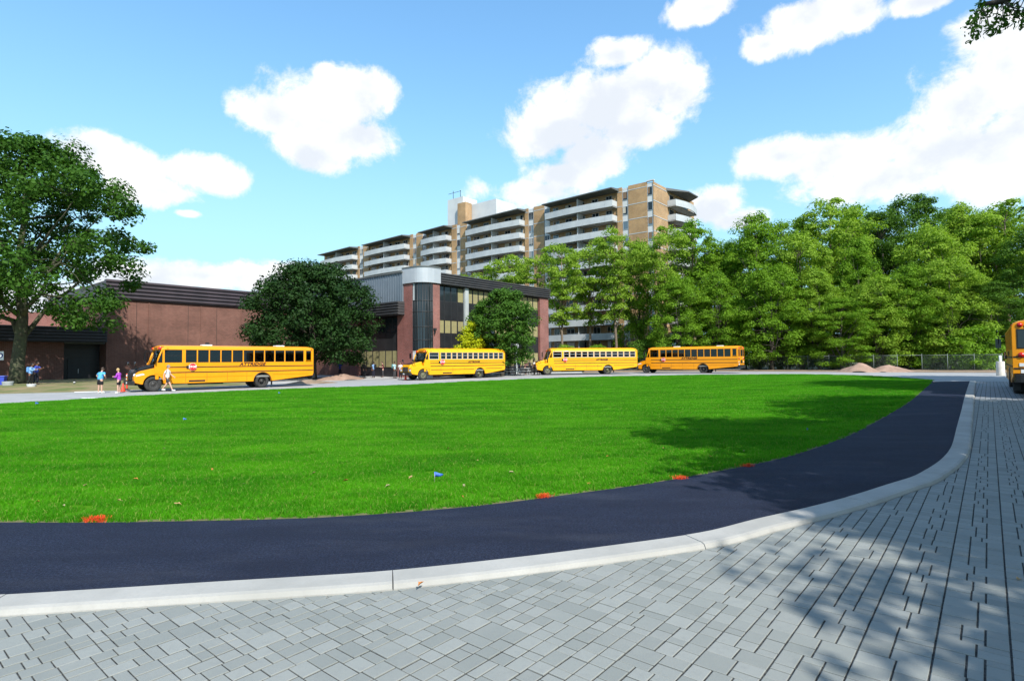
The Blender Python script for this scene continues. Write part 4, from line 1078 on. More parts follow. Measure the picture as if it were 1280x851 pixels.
# ================================================================== TREES
m_bark = M('bark_grey_brown', (.10,.085,.065), .95, col2=(.06,.05,.04), vs=6., bump=.8, bs=12)
m_bark_g = M('bark_mossy', (.085,.095,.05), .95, col2=(.055,.05,.035), vs=3., bump=.8, bs=12)
m_bark_p = M('bark_pale', (.22,.17,.12), .95, col2=(.13,.10,.075), vs=5., bump=.6, bs=14)
L_dark = leafm('leaf_dark_maple', (.014,.040,.009), (.028,.070,.013), (.020,.055,.014), .22)
L_mid = leafm('leaf_maple', (.026,.085,.010), (.070,.165,.018), (.05,.12,.014), .32)
L_green = leafm('leaf_fresh_green', (.10,.22,.015), (.22,.38,.028), (.16,.29,.02), .4)
L_light = leafm('leaf_locust', (.15,.27,.024), (.31,.45,.05), (.23,.36,.036), .43)
L_deep = leafm('leaf_deep_green', (.045,.115,.012), (.10,.20,.020), (.07,.15,.016), .34)
L_front = leafm('leaf_school_maple', (.038,.105,.014), (.09,.19,.022), (.06,.145,.018), .32)
L_yel = leafm('leaf_yellow', (.40,.46,.015), (.55,.58,.02), (.48,.52,.02), .45)
def leaves(cent, rad, cnt, size, rs, flat=.65, droop=0., up=.55, asp=.55):
    """leaf-sized bent quads scattered through clumps"""
    idx = np.repeat(np.arange(len(cent)), cnt); n = len(idx)
    d = rs.randn(n, 3); d /= np.linalg.norm(d, axis=1)[:, None]
    r = rs.rand(n)**.45
    off = d*r[:, None]*rad[idx][:, None]; off[:, 2] *= flat
    if droop: off[:, 2] -= droop*(np.hypot(off[:, 0], off[:, 1])/rad[idx])**1.6*rad[idx]
    p = cent[idx] + off
    nrm = d*.8 + rs.randn(n, 3)*.42; nrm[:, 2] += up; nrm /= np.linalg.norm(nrm, axis=1)[:, None]
    t = rs.randn(n, 3); 
    if droop: t[:, 2] -= 1.0
    t -= nrm*(t*nrm).sum(1)[:, None]; t /= np.linalg.norm(t, axis=1)[:, None]; b = np.cross(nrm, t)
    L = size*(.6+.8*rs.rand(n))[:, None]; W = L*asp
    V = np.stack([p - t*L*.5, p + b*W*.5 - nrm*L*.06 - t*L*.05, p + t*L*.5 - nrm*L*.1, p - b*W*.5 - nrm*L*.06 - t*L*.05], 1).reshape(-1, 3)
    Fq = np.arange(n*4).reshape(n, 4)
    return V, Fq, rs.rand(n)
def bez(a, b, lift, n, rs, wob):
    a, b = np.array(a), np.array(b); m = (a+b)/2 + np.array([0, 0, lift]); out = []
    for i in range(n+1):
        t = i/n; q = a*(1-t)**2 + m*2*t*(1-t) + b*t*t; 
        if 0 < i < n: q = q + rs.randn(3)*wob
        out.append(q)
    return out
TREES = {}
def tree_meshes(key, seed, H, z0, Rx, nl, nc, cnt, size, crad, leaf, bark, r0, shape='round', droop=0., lean=(0,0), flat=.65, fork=False, hollow=.5):
    """H height, z0 crown base, Rx crown radius; returns (wood mesh, leaf mesh)"""
    rs = np.random.RandomState(seed); wood = MB()
    def env(z):
        t = (z-z0)/(H-z0)
        if shape == 'round': return Rx*math.sqrt(max(1-(2*t-.85)**2/1.35, .02))
        if shape == 'vase': return Rx*(.35+.75*t)*math.sqrt(max(1-max(t-.55, 0)**2/.21, .03))
        if shape == 'column': return Rx*(.75+.25*math.sin(t*9+seed))*math.sqrt(max(1-(2*t-.9)**4/1.6, .04))
        if shape == 'cone': return Rx*(1-t)**.8+.15
    top = z0+(H-z0)*.8
    trunk = [np.array([lean[0]*(max(z,0)/H)**1.5 + math.sin(z*.7+seed)*.05*Rx*.3, lean[1]*(max(z,0)/H)**1.5 + math.cos(z*.6+seed)*.05*Rx*.3, z]) for z in np.linspace(-.3, top, 10)]
    tr = [r0*(1.25 if i == 0 else 1)*(1-i/10.5)**.9 + .02 for i in range(10)]
    wood.tube(trunk, tr, 9)
    nodes = [(q, tr[i]) for i, q in enumerate(trunk) if q[2] > z0*.75]
    for k in range(nl):
        a = 2.4*k + rs.rand()*.6; zs = z0*.8 + (top-z0*.8)*(k/nl)**1.1*.75
        i = min(range(10), key=lambda j: abs(trunk[j][2]-zs)); st = trunk[i]
        ze = min(max(zs + (H-zs)*rs.uniform(.25, .65), z0+.3), H*.93); e = env(ze)*rs.uniform(.5, .78)
        en = np.array([trunk[min(i+2, 9)][0] + math.cos(a)*e, trunk[min(i+2, 9)][1] + math.sin(a)*e, ze])
        pts = bez(st, en, rs.uniform(-.05, .08)*H, 6, rs, .04*Rx*.5); rl = tr[i]*rs.uniform(.42, .6)
        rr = [rl*(1-j/6.6) + .012 for j in range(7)]; wood.tube(pts, rr, 6)
        nodes += [(q, rr[j]) for j, q in enumerate(pts) if j > 1]
    cent = []; rad = []; tries = 0; NP = np.array([q for q, _ in nodes])
    while len(cent) < nc and tries < nc*20:
        tries += 1
        z = z0 + (H-z0)*rs.rand()**.85; e = env(z); a = rs.rand()*6.283; r = e*(rs.rand()**hollow)
        c = np.array([math.cos(a)*r + lean[0]*(z/H)**1.5, math.sin(a)*r + lean[1]*(z/H)**1.5, z]); cr = crad*rs.uniform(.6, 1.3)
        if any(np.linalg.norm(c-q) < (cr+s_)*.42 for q, s_ in zip(cent[-60:], rad[-60:])): continue
        cent.append(c); rad.append(cr)
        i = int(np.argmin(((NP-c)**2).sum(1) + np.maximum(NP[:, 2]-c[2], 0)*2)); st, rt = nodes[i]
        pts = bez(st, c, .03*H*(1 if droop == 0 else 1.4), 4, rs, .03*Rx*.4); rb = min(rt*.5, .09)
        wood.tube(pts, [rb*(1-j/4.6)+.008 for j in range(5)], 5, cap=False)
    cent = np.array(cent); rad = np.array(rad)
    V, Fq, tn = leaves(cent, rad, cnt, size, rs, flat, droop)
    TREES[key] = (wood.mesh(key+'_wood', bark), npmesh(key+'_leaves', V, Fq, leaf, tn), leaf)
    return TREES[key]
def put_tree(key, loc, rz, sc, label, cat='tree', group=None, name='tree', leaf=None):
    w, l, lf = TREES[key]
    o = empty(name, loc, rz, label, cat, group); o.scale = sc if hasattr(sc, '__len__') else (sc, sc, sc)
    link('trunk', w, o)
    c = link('crown', l, o)
    if leaf is not None and leaf is not lf:
        c.material_slots[0].link = 'OBJECT'; c.material_slots[0].material = leaf
    return o
def at_px(px, D): return Vector(((px-640)/715.*D, D, 0))
# the big maple on the left
tree_meshes('maple_big', 4, 20.0, 5.0, 9.2, 15, 235, 210, .33, 1.6, L_mid, m_bark_g, .50, 'round', hollow=.42)
p = at_px(24, 47)
put_tree('maple_big', (p.x, p.y, vz(p.x, p.y)-.05), .6, 1., 'tall spreading maple on the dry verge at the left picture edge', name='maple_tree')
# dark round maple behind the nearest bus
tree_meshes('maple_dark', 8, 11.6, 1.6, 6.3, 12, 260, 190, .30, 1.35, L_dark, m_bark, .38, 'round', hollow=.4)
p = at_px(390, 59)
put_tree('maple_dark', (p.x, p.y, .25), 1.2, 1., 'dark green rounded maple between the nearest bus and the school', name='maple_tree')
# maple in front of the right wing
tree_meshes('maple_front', 12, 9.5, 1.4, 3.6, 9, 150, 190, .27, .95, L_front, m_bark, .2, 'round', hollow=.4)
p = at_px(628, 63.5)
put_tree('maple_front', (p.x, p.y, .2), 0., 1., 'mid green oval maple in front of the dark school windows', name='maple_tree')
tree_meshes('yellow', 5, 5.8, 1.0, 2.3, 6, 75, 130, .22, .6, L_yel, m_bark, .08, 'cone', hollow=.6)
p = at_px(589, 62)
put_tree('yellow', (p.x, p.y, .15), 0., 1., 'small golden yellow leaved tree behind the second bus from left', name='young_tree')
p = at_px(570, 62.5)

# the tall belt of trees on the right
tree_meshes('locust_a', 21, 22.0, 2.2, 5.6, 12, 125, 270, .33, 1.5, L_light, m_bark, .30, 'round', droop=.5, flat=.6, hollow=.38)
tree_meshes('locust_b', 22, 24.0, 1.8, 6.2, 13, 140, 270, .33, 1.6, L_light, m_bark, .34, 'column', droop=.6, flat=.6, hollow=.38)
tree_meshes('locust_thin', 23, 20.0, 7.5, 4.2, 9, 52, 210, .32, 1.3, L_light, m_bark_p, .20, 'vase', droop=.5, flat=.42, hollow=.6)
tree_meshes('locust_tall', 24, 23.5, 9.0, 4.6, 9, 66, 230, .32, 1.4, L_light, m_bark_p, .24, 'vase', droop=.5, flat=.45, hollow=.6)
tree_meshes('broad', 25, 24.0, 1.6, 6.4, 12, 130, 260, .33, 1.6, L_green, m_bark, .34, 'round', flat=.55, hollow=.36)
tree_meshes('shrub', 26, 5.2, .3, 2.8, 8, 60, 110, .28, .9, L_green, m_bark, .08, 'round', hollow=.5)
tops = {'locust_a': 22., 'locust_b': 24., 'locust_thin': 20., 'locust_tall': 23.5, 'broad': 24.}
belt = [  # px, depth, top y in the photograph, kind, leaf, width factor, words
 (948, 84, 264, 'locust_b', L_green, 1.0, 'fresh green drooping tree just right of the open sky beside the apartment block'),
 (1003, 80, 290, 'locust_a', L_light, 1.0, 'light green drooping tree behind the left half of the fence'),
 (1042, 86, 247, 'locust_tall', L_light, 1.25, 'airy light green tree top standing high behind the fence'),
 (1075, 78, 296, 'locust_b', L_green, .9, 'mid height drooping tree directly above the larger earth mound'),
 (1106, 88, 262, 'broad', L_deep, .9, 'deep green tree behind the pale drooping ones at the fence'),
 (1146, 90, 244, 'broad', L_deep, .9, 'dark topped tree rising highest at centre of the right hand belt'),
 (1164, 76, 280, 'locust_a', L_light, 1.0, 'pale green weeping crown above the gap in the fence'),
 (1212, 80, 252, 'locust_b', L_light, 1.0, 'bright weeping crown left of the rightmost dark tree'),
 (1262, 78, 250, 'locust_tall', L_light, 1.35, 'light feathery crown above the bus at right picture edge'),
 (1296, 70, 285, 'broad', L_deep, .95, 'dark dense tree standing behind the bus at right picture edge'),
 (1375, 74, 262, 'locust_b', L_green, 1.0, 'tall green tree beyond the right picture edge, next to the dark dense one'), (1470, 70, 262, 'broad', L_deep, 1.0, 'farthest right dark tree beyond the picture edge'),
 (908, 90, 300, 'locust_a', L_green, .9, 'lower green tree between the apartment end and tall belt'),
 (868, 88, 276, 'locust_tall', L_green, 1.1, 'open crowned tree hiding the lower end wall of the apartments'),
 (832, 84, 283, 'locust_tall', L_light, 1.0, 'slim tree with visible pale trunk before the apartment corner'),
 (800, 92, 300, 'locust_a', L_green, .8, 'dense narrow tree behind the slim pale trunks'),
 (770, 86, 285, 'locust_tall', L_light, 1.0, 'tall airy tree above the gap between the two rear buses'),
 (738, 90, 305, 'locust_thin', L_light, 1.1, 'see-through light green tree over the third bus'),
 (703, 86, 303, 'locust_thin', L_light, 1.05, 'thin stemmed tree just right of the school end pier'),
 (672, 94, 318, 'locust_thin', L_light, 1.1, 'light green tree top rising behind the school roof end'),
 (636, 98, 318, 'locust_thin', L_light, 1.2, 'pale tree top behind the middle of the school roof'),
 (598, 100, 340, 'locust_thin', L_light, 1.3, 'low yellowish green tree top behind the silver stair corner'),
 (965, 76, 330, 'locust_a', L_green, 1.25, 'lower drooping tree right behind the fourth bus tail'), (1025, 75, 338, 'locust_b', L_light, 1.2, 'low weeping crown above the second fence bay'), (1052, 72, 372, 'broad', L_green, 1.6, 'low round crown hanging over the middle of the fence'),
 (1098, 72, 345, 'locust_a', L_light, 1.3, 'low pale crown between the two earth mounds'), (1135, 71, 330, 'locust_b', L_green, 1.1, 'mid height crown right of the smaller earth mound'), (1190, 69, 322, 'locust_a', L_light, 1.25, 'pale drooping crown left of the white post'), (1240, 68, 352, 'broad', L_deep, 1.4, 'shaded low crown above the white post'),
 (850, 80, 345, 'locust_a', L_green, 1.2, 'low green crown above the middle of the fourth bus'), (898, 79, 338, 'locust_b', L_green, 1.15, 'low green crown above the rear of the fourth bus'),
 (890, 104, 318, 'broad', L_deep, 1.2, 'dark tree filling the low gap right of the apartment end'), (930, 100, 300, 'broad', L_deep, 1.0, 'dark tree behind the rear of the fourth bus'),
 (985, 96, 275, 'broad', L_green, 1.0, 'back row tree seen between the first two crowns right of the apartments'), (1075, 98, 255, 'locust_b', L_green, 1.0, 'back row tree seen through the airy high crown'), (1190, 96, 265, 'broad', L_green, 1.0, 'back row tree filling the gap right of the dark topped one'), (1240, 92, 262, 'broad', L_deep, 1.0, 'back row tree filling the gap above the rightmost bus')]
for i, (px, D, ty, key, lf, wf, lab) in enumerate(belt):
    p = at_px(px, D); hy = 450.2-.0079*(px-640); H = (hy-ty)*D/715 + HC - .25; s = H/tops[key]
    put_tree(key, (p.x, p.y, .2), i*1.9+.4, (s*wf, s*wf, s), lab, group='belt of tall trees behind the buses', leaf=lf, name='belt_tree')
sh = [(1216, 66, .95, L_green, 'bright broad leaved bush beside the white post at the fence end'), (1120, 75, .6, L_light, 'pale leafy bush behind the right fence posts'), (1150, 74, .75, L_green, 'round green bush by the gap in the fence'), (1040, 80, .9, L_deep, 'dark bush behind the fence left of the earth mounds'), (985, 82, 1.0, L_deep, 'dark bush behind the left fence bays'),
      (950, 84, .8, L_green, 'green bush just behind the rear of the fourth bus'), (1090, 78, .9, L_deep, 'dark bush behind the larger earth mound'), (1250, 70, 1.1, L_deep, 'dark bush behind the white post'), (905, 86, .9, L_deep, 'dark bush over the roof of the fourth bus'), (860, 84, .8, L_green, 'low green bush behind the middle of the fourth bus'), (800, 82, .8, L_deep, 'dark bush in the gap between the third and fourth bus'), (745, 84, .7, L_green, 'low green bush behind the third bus roof'), (706, 82, .7, L_light, 'pale bush beside the right end pier of the school'),
      (1180, 72, .9, L_deep, 'dark bush in shade left of the bright broad leaved bush'), (1015, 84, 1.1, L_green, 'tall green bush behind the second fence bay')]
for i, (px, D, s, lf, lab) in enumerate(sh):
    p = at_px(px, D); put_tree('shrub', (p.x, p.y, .22), i*2.3, s, lab, 'bush', 'bushes along the fence', 'bush', lf)

# trees beside the drive, out of the picture on the right: they shade the paving
tree_meshes('street', 31, 13.0, 3.8, 5.6, 11, 210, 240, .28, 1.25, L_mid, m_bark, .28, 'round', hollow=.45)
for i, (x, y, s, rz) in enumerate([(11.6, -5.2, .95, .3), (12.6, 2.2, 1.0, 2.2), (19.8, 8.2, 1.1, 1.7), (30.0, 20.5, 1.25, 3.1), (40.5, 31.0, 1.3, 4.4)]):
    put_tree('street', (x, y, hgt(x, y)), rz, s, 'street tree at the outer side of the paved drive, number %s from the camera' % ('one', 'two', 'three', 'four', 'five')[i], group='trees shading the paved drive', name='street_tree')
# the leafy bough of the second one that hangs into the top right corner
rs = np.random.RandomState(77); bw = MB(); D = 7.2
def P3(px, py, d): 
    r_ = ray(px, py); t = d/r_.y; return np.array([r_.x*t, r_.y*t, HC + r_.z*t])
root = np.array([18.6, 7.2, 6.0]); tip = P3(1216, 14, 7.0); mid = P3(1290, -14, 7.0)
main = bez(root, mid, .8, 6, rs, .05) + [P3(1252, 2, 7.0), P3(1228, 6, 7.0)]
bw.tube(main, [.09*(1-i/10)+.008 for i in range(len(main))], 6)
cl = []
for (x, y) in [(1218,22),(1224,32),(1216,44),(1233,14),(1246,24),(1256,30),(1243,6),(1262,8),(1270,18),(1278,28),(1285,12),(1226,8),(1212,30),(1238,38),(1262,20),(1292,26),(1300,5)]:
    c = P3(x, y, 7.0+rs.uniform(-.25, .25)); cl.append(c)
    q = min(main, key=lambda m_: np.linalg.norm(m_-c)); bw.tube(bez(q, c, .05, 4, rs, .01), [.010,.008,.006,.005,.004], 4)
V, Fq, tn = leaves(np.array(cl), np.full(len(cl), .10), 34, .062, rs, .9, .4, .2, .5)
bough = empty('overhanging_bough', tuple(root), 0, 'leafy bough hanging into the top right picture corner', 'branch')
me = bw.mesh('branch', m_bark); o = link('branch', me, bough, tuple(-root)); o = link('foliage', npmesh('foliage', V, Fq, L_deep, tn), bough, tuple(-root))
# ================================================================== PEOPLE
SK = [M('skin_light', (.55,.33,.24), .55), M('skin_brown', (.20,.10,.06), .55), M('skin_tan', (.38,.21,.13), .55)]
def cloth(name, c): return M('cloth_'+name, c, .85, col2=tuple(x*.8 for x in c), vs=9., bump=.3, bs=30)
m_hair = {'black': M('hair_black', (.012,.010,.009), .5), 'brown': M('hair_brown', (.05,.03,.018), .5), 'blonde': M('hair_blonde', (.42,.28,.12), .5), 'grey': M('hair_grey', (.2,.19,.18), .5)}
m_shoe_w = M('shoe_white', (.7,.7,.68), .6); m_shoe_d = M('shoe_dark', (.03,.03,.03), .6); m_eye = M('eye_dark', (.02,.015,.01), .2); m_lip = M('lips', (.35,.12,.10), .5)
def skin_mesh(name, verts, edges, radii, mat, root=0, sub=1):
    me = bpy.data.meshes.new(name); me.from_pydata([tuple(v) for v in verts], edges, [])
    o = bpy.data.objects.new(name, me)
    sk = o.modifiers.new('skin', 'SKIN'); sk.use_smooth_shade = True; sk.branch_smoothing = .4
    for i, v in enumerate(me.skin_vertices[0].data):
        r = radii[i]; v.radius = r if hasattr(r, '__len__') else (r, r); v.use_root = (i == root)
    if sub: s_ = o.modifiers.new('sub', 'SUBSURF'); s_.levels = sub; s_.render_levels = sub
    out = bake(o); out.name = name; bpy.data.meshes.remove(me)
    out.materials.clear(); out.materials.append(mat)
    out.polygons.foreach_set('use_smooth', [True]*len(out.polygons)); return out
def join_into(me, extra):
    bm = bmesh.new(); bm.from_mesh(me); bm.from_mesh(extra); bm.to_mesh(me); bm.free(); bpy.data.meshes.remove(extra); me.update()
def limb(a, b, c): return [Vector(a), Vector(b), Vector(c)]
POSES = {  # forward is +x.  arms: (elbow, wrist) offsets from the shoulder; legs: (knee, ankle) offsets from the hip
 'stand': dict(lean=0, aL=((.03,.05,-.28),(.10,.04,-.52)), aR=((.02,-.05,-.28),(.08,-.05,-.52)), lL=((.02,.01,-.43),(0,.02,-.85)), lR=((.02,-.01,-.43),(-.03,-.02,-.85))),
 'hold': dict(lean=.05, aL=((.05,.06,-.27),(.28,-.04,-.24)), aR=((.05,-.06,-.27),(.28,.04,-.24)), lL=((.02,.01,-.43),(-.01,.02,-.85)), lR=((.03,-.01,-.43),(.03,-.02,-.85))),
 'reach': dict(lean=.10, aL=((.16,.05,-.20),(.40,-.02,-.12)), aR=((.12,-.06,-.22),(.36,.02,-.18)), lL=((.05,.01,-.43),(-.02,.02,-.85)), lR=((.02,-.01,-.43),(-.10,-.02,-.84))),
 'akimbo': dict(lean=.12, aL=((-.05,.20,-.22),(.06,.06,-.36)), aR=((-.05,-.20,-.22),(.08,-.05,-.34)), lL=((.01,.02,-.43),(0,.05,-.85)), lR=((.01,-.02,-.43),(0,-.05,-.85))),
 'walk': dict(lean=.03, aL=((.10,.05,-.27),(.30,.02,-.42)), aR=((-.14,-.06,-.25),(-.14,-.05,-.50)), lL=((-.08,.01,-.42),(-.36,.01,-.76)), lR=((.20,-.01,-.38),(.36,-.01,-.80))),
}
def person(label, loc, face, h, pose, top, bottom, hair, skin=0, short=False, bare_legs=False, sleeves='short', long_hair=False, shoes=m_shoe_d, wide=1.0, bag=None, group='people by the school'):
    P = POSES[pose]; s = h/1.75; ln = P['lean']
    o = empty('person', loc, face, label, 'person', group); o.scale = (s, s, s)
    sk = SK[skin]; W = wide
    def up(x, y, z): return Vector((x + ln*max(z-.95, 0)*1.6, y, z))
    V = [up(0,0,.96), up(0,0,1.12), up(-.01,0,1.30), up(-.01,0,1.45), up(0,0,1.53), up(.015,0,1.60)]
    Rr = [(.085*W,.085*W), (.08*W,.08*W), (.09*W,.09*W), (.06,.06), (.052,.052), (.05,.05)]; E = [(0,1),(1,2),(2,3),(3,4),(4,5)]
    sh = {}
    for nm, sg in (('L', 1), ('R', -1)):
        S0 = up(-.01, sg*.165*W, 1.41); a, b = P['a'+nm]; el_, wr = S0+Vector(a), S0+Vector(b); i = len(V)
        hd = wr + (wr-el_).normalized()*.07
        V += [S0, el_, wr, hd]; Rr += [(.058,.058), (.042,.042), (.028,.028), (.03,.038)]; E += [(2,i), (i,i+1), (i+1,i+2), (i+2,i+3)]
        sh[nm] = (S0, el_, wr, hd)
    lg = {}
    for nm, sg in (('L', 1), ('R', -1)):
        H0 = Vector((0, sg*.09*W, .92)); a, b = P['l'+nm]; kn, an = H0+Vector(a), H0+Vector(b); an.z = max(an.z, .075); i = len(V)
        toe = an + Vector((.15, sg*.02, -.035)); toe.z = max(toe.z-.0, .035)
        V += [H0, kn, an, toe]; Rr += [(.085*W,.085*W), (.058,.058), (.038,.038), (.03,.04)]; E += [(0,i), (i,i+1), (i+1,i+2), (i+2,i+3)]
        lg[nm] = (H0, kn, an, toe)
    body = skin_mesh('body', V, E, Rr, sk)
    # fingers: four of unequal length and a thumb leaving the side of the palm
    for nm, sg in (('L', 1), ('R', -1)):
        _, el_, wr, hd = sh[nm]; d = (hd-wr).normalized(); side = Vector((1, 0, 0)) if abs(d.x) < .7 else Vector((0, 0, 1)); side = (side - d*side.dot(d)).normalized(); nn_ = d.cross(side)
        fg = MB()
        for k, ln_ in enumerate((.062, .075, .080, .070)):
            b0 = hd - d*.01 + side*(-.030+.019*k); fg.tube([b0, b0+d*ln_*.45, b0+d*ln_*.8+nn_*.012*sg, b0+d*ln_+nn_*.026*sg], [.010,.0095,.009,.006], 6)
        b0 = wr + d*.025 + side*.03; fg.tube([b0, b0+side*.03+d*.02, b0+side*.035+d*.055], [.012,.011,.007], 6)
        join_into(body, fg.mesh('f', sk))
    # head with brow, nose and chin
    hc = up(.03, 0, 1.665); m = MB(); n1_, n2_ = 18, 12; vs = []
    for i in range(n2_+1):
        th = math.pi*i/n2_
        for j in range(n1_):
            ph = 2*math.pi*j/n1_; x, y, z = math.sin(th)*math.cos(ph), math.sin(th)*math.sin(ph), math.cos(th)
            k = 1.0 - (.22 if z < -.2 else 0)*min(1, (-.2-z)/.6) * (1 if x < .2 else .6)
            px_, py_, pz_ = x*.098*k, y*.076*k, z*.122
            if x > .8 and abs(y) < .35 and -.45 < z < .15: px_ += .022*(1-abs(y)/.35)*(1-max(z+.25, 0)*2 if z > -.25 else 1)
            vs.append(hc + Vector((px_, py_, pz_)))
    m.add(vs, [(i*n1_+j, i*n1_+(j+1) % n1_, (i+1)*n1_+(j+1) % n1_, (i+1)*n1_+j)[::-1] for i in range(n2_) for j in range(n1_)], 0, True)
    for sg in (-1, 1): m.lathe([(.0,.012),(.02,.008),(.024,-.006)], 8, axis='y', o=tuple(hc+Vector((-.005, sg*.074, -.005))))
    join_into(body, m.mesh('h', sk)); link('body', body, o)
    for sg in (-1, 1): link('eye', MB().lathe([(0,.008),(.009,.004),(.010,0),(.009,-.004),(0,-.008)], 8, axis='x').mesh('eye', m_eye), o, tuple(hc+Vector((.086, sg*.030, .008))))
    link('mouth', MB().box(-.006,.006,-.022,.022,-.005,.005).mesh('mouth', m_lip), o, tuple(hc+Vector((.086, 0, -.062))))
    # hair: a cap over crown and back of the head
    m = MB(); vs = []
    for i in range(9):
        th = math.pi*.62*i/8
        for j in range(18):
            ph = 2*math.pi*j/18; fr = max(0, math.cos(ph)); t2 = th*(1-.42*fr); z = math.cos(t2)
            v = Vector((math.sin(t2)*math.cos(ph)*.108-.006, math.sin(t2)*math.sin(ph)*.088, z*.133+.004))
            if long_hair and i > 5 and fr < .3: v.z -= .05*(i-5)
            vs.append(hc+v)
    m.add(vs, [(i*18+j, i*18+(j+1) % 18, (i+1)*18+(j+1) % 18, (i+1)*18+j)[::-1] for i in range(8) for j in range(18)], 0, True); link('hair', m.mesh('hair', m_hair[hair]), o)
    # top
    V = [up(0,0,.90), up(0,0,1.02), up(0,0,1.14), up(-.01,0,1.31), up(-.01,0,1.44), up(-.005,0,1.48)]; Rr = [(.15*W,.15*W), (.148*W,.148*W), (.14*W,.14*W), (.155*W,.155*W), (.10,.10), (.075,.075)]; E = [(0,1),(1,2),(2,3),(3,4),(4,5)]
    for nm in 'LR':
        S0, el_, wr, hd = sh[nm]; i = len(V); e1 = S0.lerp(el_, .75) if sleeves == 'short' else el_
        V += [S0, e1]; Rr += [(.078,.078), (.062,.062)]; E += [(3,i), (i,i+1)]
        if sleeves == 'long': V.append(el_.lerp(wr, .92)); Rr.append((.042,.042)); E.append((i+1,i+2))
    link('shirt', skin_mesh('shirt', V, E, Rr, top), o)
    # shorts or trousers
    V = [Vector((0,0,1.00)), Vector((0,0,.90))]; Rr = [(.14*W,.14*W), (.142*W,.142*W)]; E = [(0,1)]
    for nm in 'LR':
        H0, kn, an, toe = lg[nm]; i = len(V); V += [H0+Vector((0,0,-.05)), H0.lerp(kn, .85) if short else kn]; Rr += [(.105*W,.105*W), (.088*W,.088*W) if short else (.078,.078)]; E += [(1,i), (i,i+1)]
        if not short: V.append(kn.lerp(an, .93)); Rr.append((.06,.06)); E.append((i+1,i+2))
    link('shorts' if short else 'trousers', skin_mesh('bottoms', V, E, Rr, bottom), o)
    for nm in 'LR':
        H0, kn, an, toe = lg[nm]; d = toe-an
        me = skin_mesh('shoe', [an+Vector((-.05,0,-.03)), an+Vector((.03,0,-.03)), toe+Vector((.0,0,.0)), toe+Vector((.06,0,-.002))], [(0,1),(1,2),(2,3)], [(.045,.045),(.05,.048),(.042,.050),(.03,.04)], shoes)
        link('shoe', me, o)
    if bag: link('backpack', MB().box(-.17,.0,-.15,.15,-.22,.22).mesh('backpack', bag), o, tuple(up(-.14*W, 0, 1.26))).modifiers.new('b', 'BEVEL').width = .06
    return o
def gp(px, py, D=None):
    if D is None: return G(px, py)
    p = at_px(px, D); return Vector((p.x, p.y, hgt(p.x, p.y)))
p = gp(125, 491.3); person('heavy person in a blue top and black shorts, back turned, left of bus nose', p, R(70), 1.62, 'akimbo', cloth('sky_blue', (.10,.42,.75)), cloth('black', (.012,.012,.014)), 'brown', 0, short=True, shoes=m_shoe_w, wide=1.35)
p = gp(148.5, 491.3); person('blonde person in a purple top and black knee shorts facing left', p, R(185), 1.56, 'hold', cloth('purple', (.38,.05,.50)), cloth('black', (.012,.012,.014)), 'blonde', 0, short=True, sleeves='long', shoes=m_shoe_w)
p = gp(209, 489.3); person('person in white shirt and grey shorts striding past the bus wheel', p, R(8), 1.74, 'walk', cloth('white', (.75,.75,.74)), cloth('grey', (.055,.055,.06)), 'grey', 0, short=True, shoes=m_shoe_w)
p = gp(38.5, 478, 43.5); p.z = vz(p.x, p.y); person('person in pale blue shirt with a blue backpack beside the maple trunk', p, R(5), 1.66, 'reach', cloth('pale_blue', (.22,.42,.75)), cloth('black', (.012,.012,.014)), 'black', 1, sleeves='long', bag=cloth('bag_blue', (.12,.30,.62)))
p = gp(45.5, 478, 44.2); p.z = vz(p.x, p.y); person('person in royal blue shirt reaching forward right of the maple trunk', p, R(-5), 1.72, 'reach', cloth('royal', (.04,.07,.42)), cloth('navy', (.012,.014,.03)), 'black', 1, sleeves='short')
navy = cloth('navy', (.012,.014,.03)); blk_c = cloth('black', (.012,.012,.014))
p = gp(425, 470, 65); person('person in blue shirt standing in shade behind the sand heap', p, R(-80), 1.72, 'hold', cloth('royal', (.04,.07,.42)), navy, 'black', 1)
p = gp(455, 472, 61); person('person all in black standing by the blinds, left of the blue shirted one', p, R(-30), 1.74, 'stand', blk_c, blk_c, 'black', 1, sleeves='long')
p = gp(467, 472, 61.5); person('person in light blue shirt and navy trousers with dark backpack by the blinds', p, R(150), 1.72, 'stand', cloth('pale_blue', (.22,.42,.75)), navy, 'black', 1, bag=blk_c)
p = gp(478.5, 471, 62.5); person('person in maroon top between the light blue shirts by the blinds', p, R(200), 1.70, 'hold', cloth('maroon', (.12,.02,.03)), cloth('grey', (.055,.055,.06)), 'brown', 0)
p = gp(493, 472, 60.0); person('person in turquoise white shirt and grey trousers beside the second bus nose', p, R(-20), 1.74, 'stand', cloth('aqua', (.40,.62,.66)), cloth('grey', (.055,.055,.06)), 'black', 1, bag=cloth('bag_green', (.10,.25,.25)))
p = gp(500.5, 472, 58.8); person('dark haired person in white top right at the second bus nose', p, R(-100), 1.70, 'hold', cloth('white', (.75,.75,.74)), navy, 'black', 2)
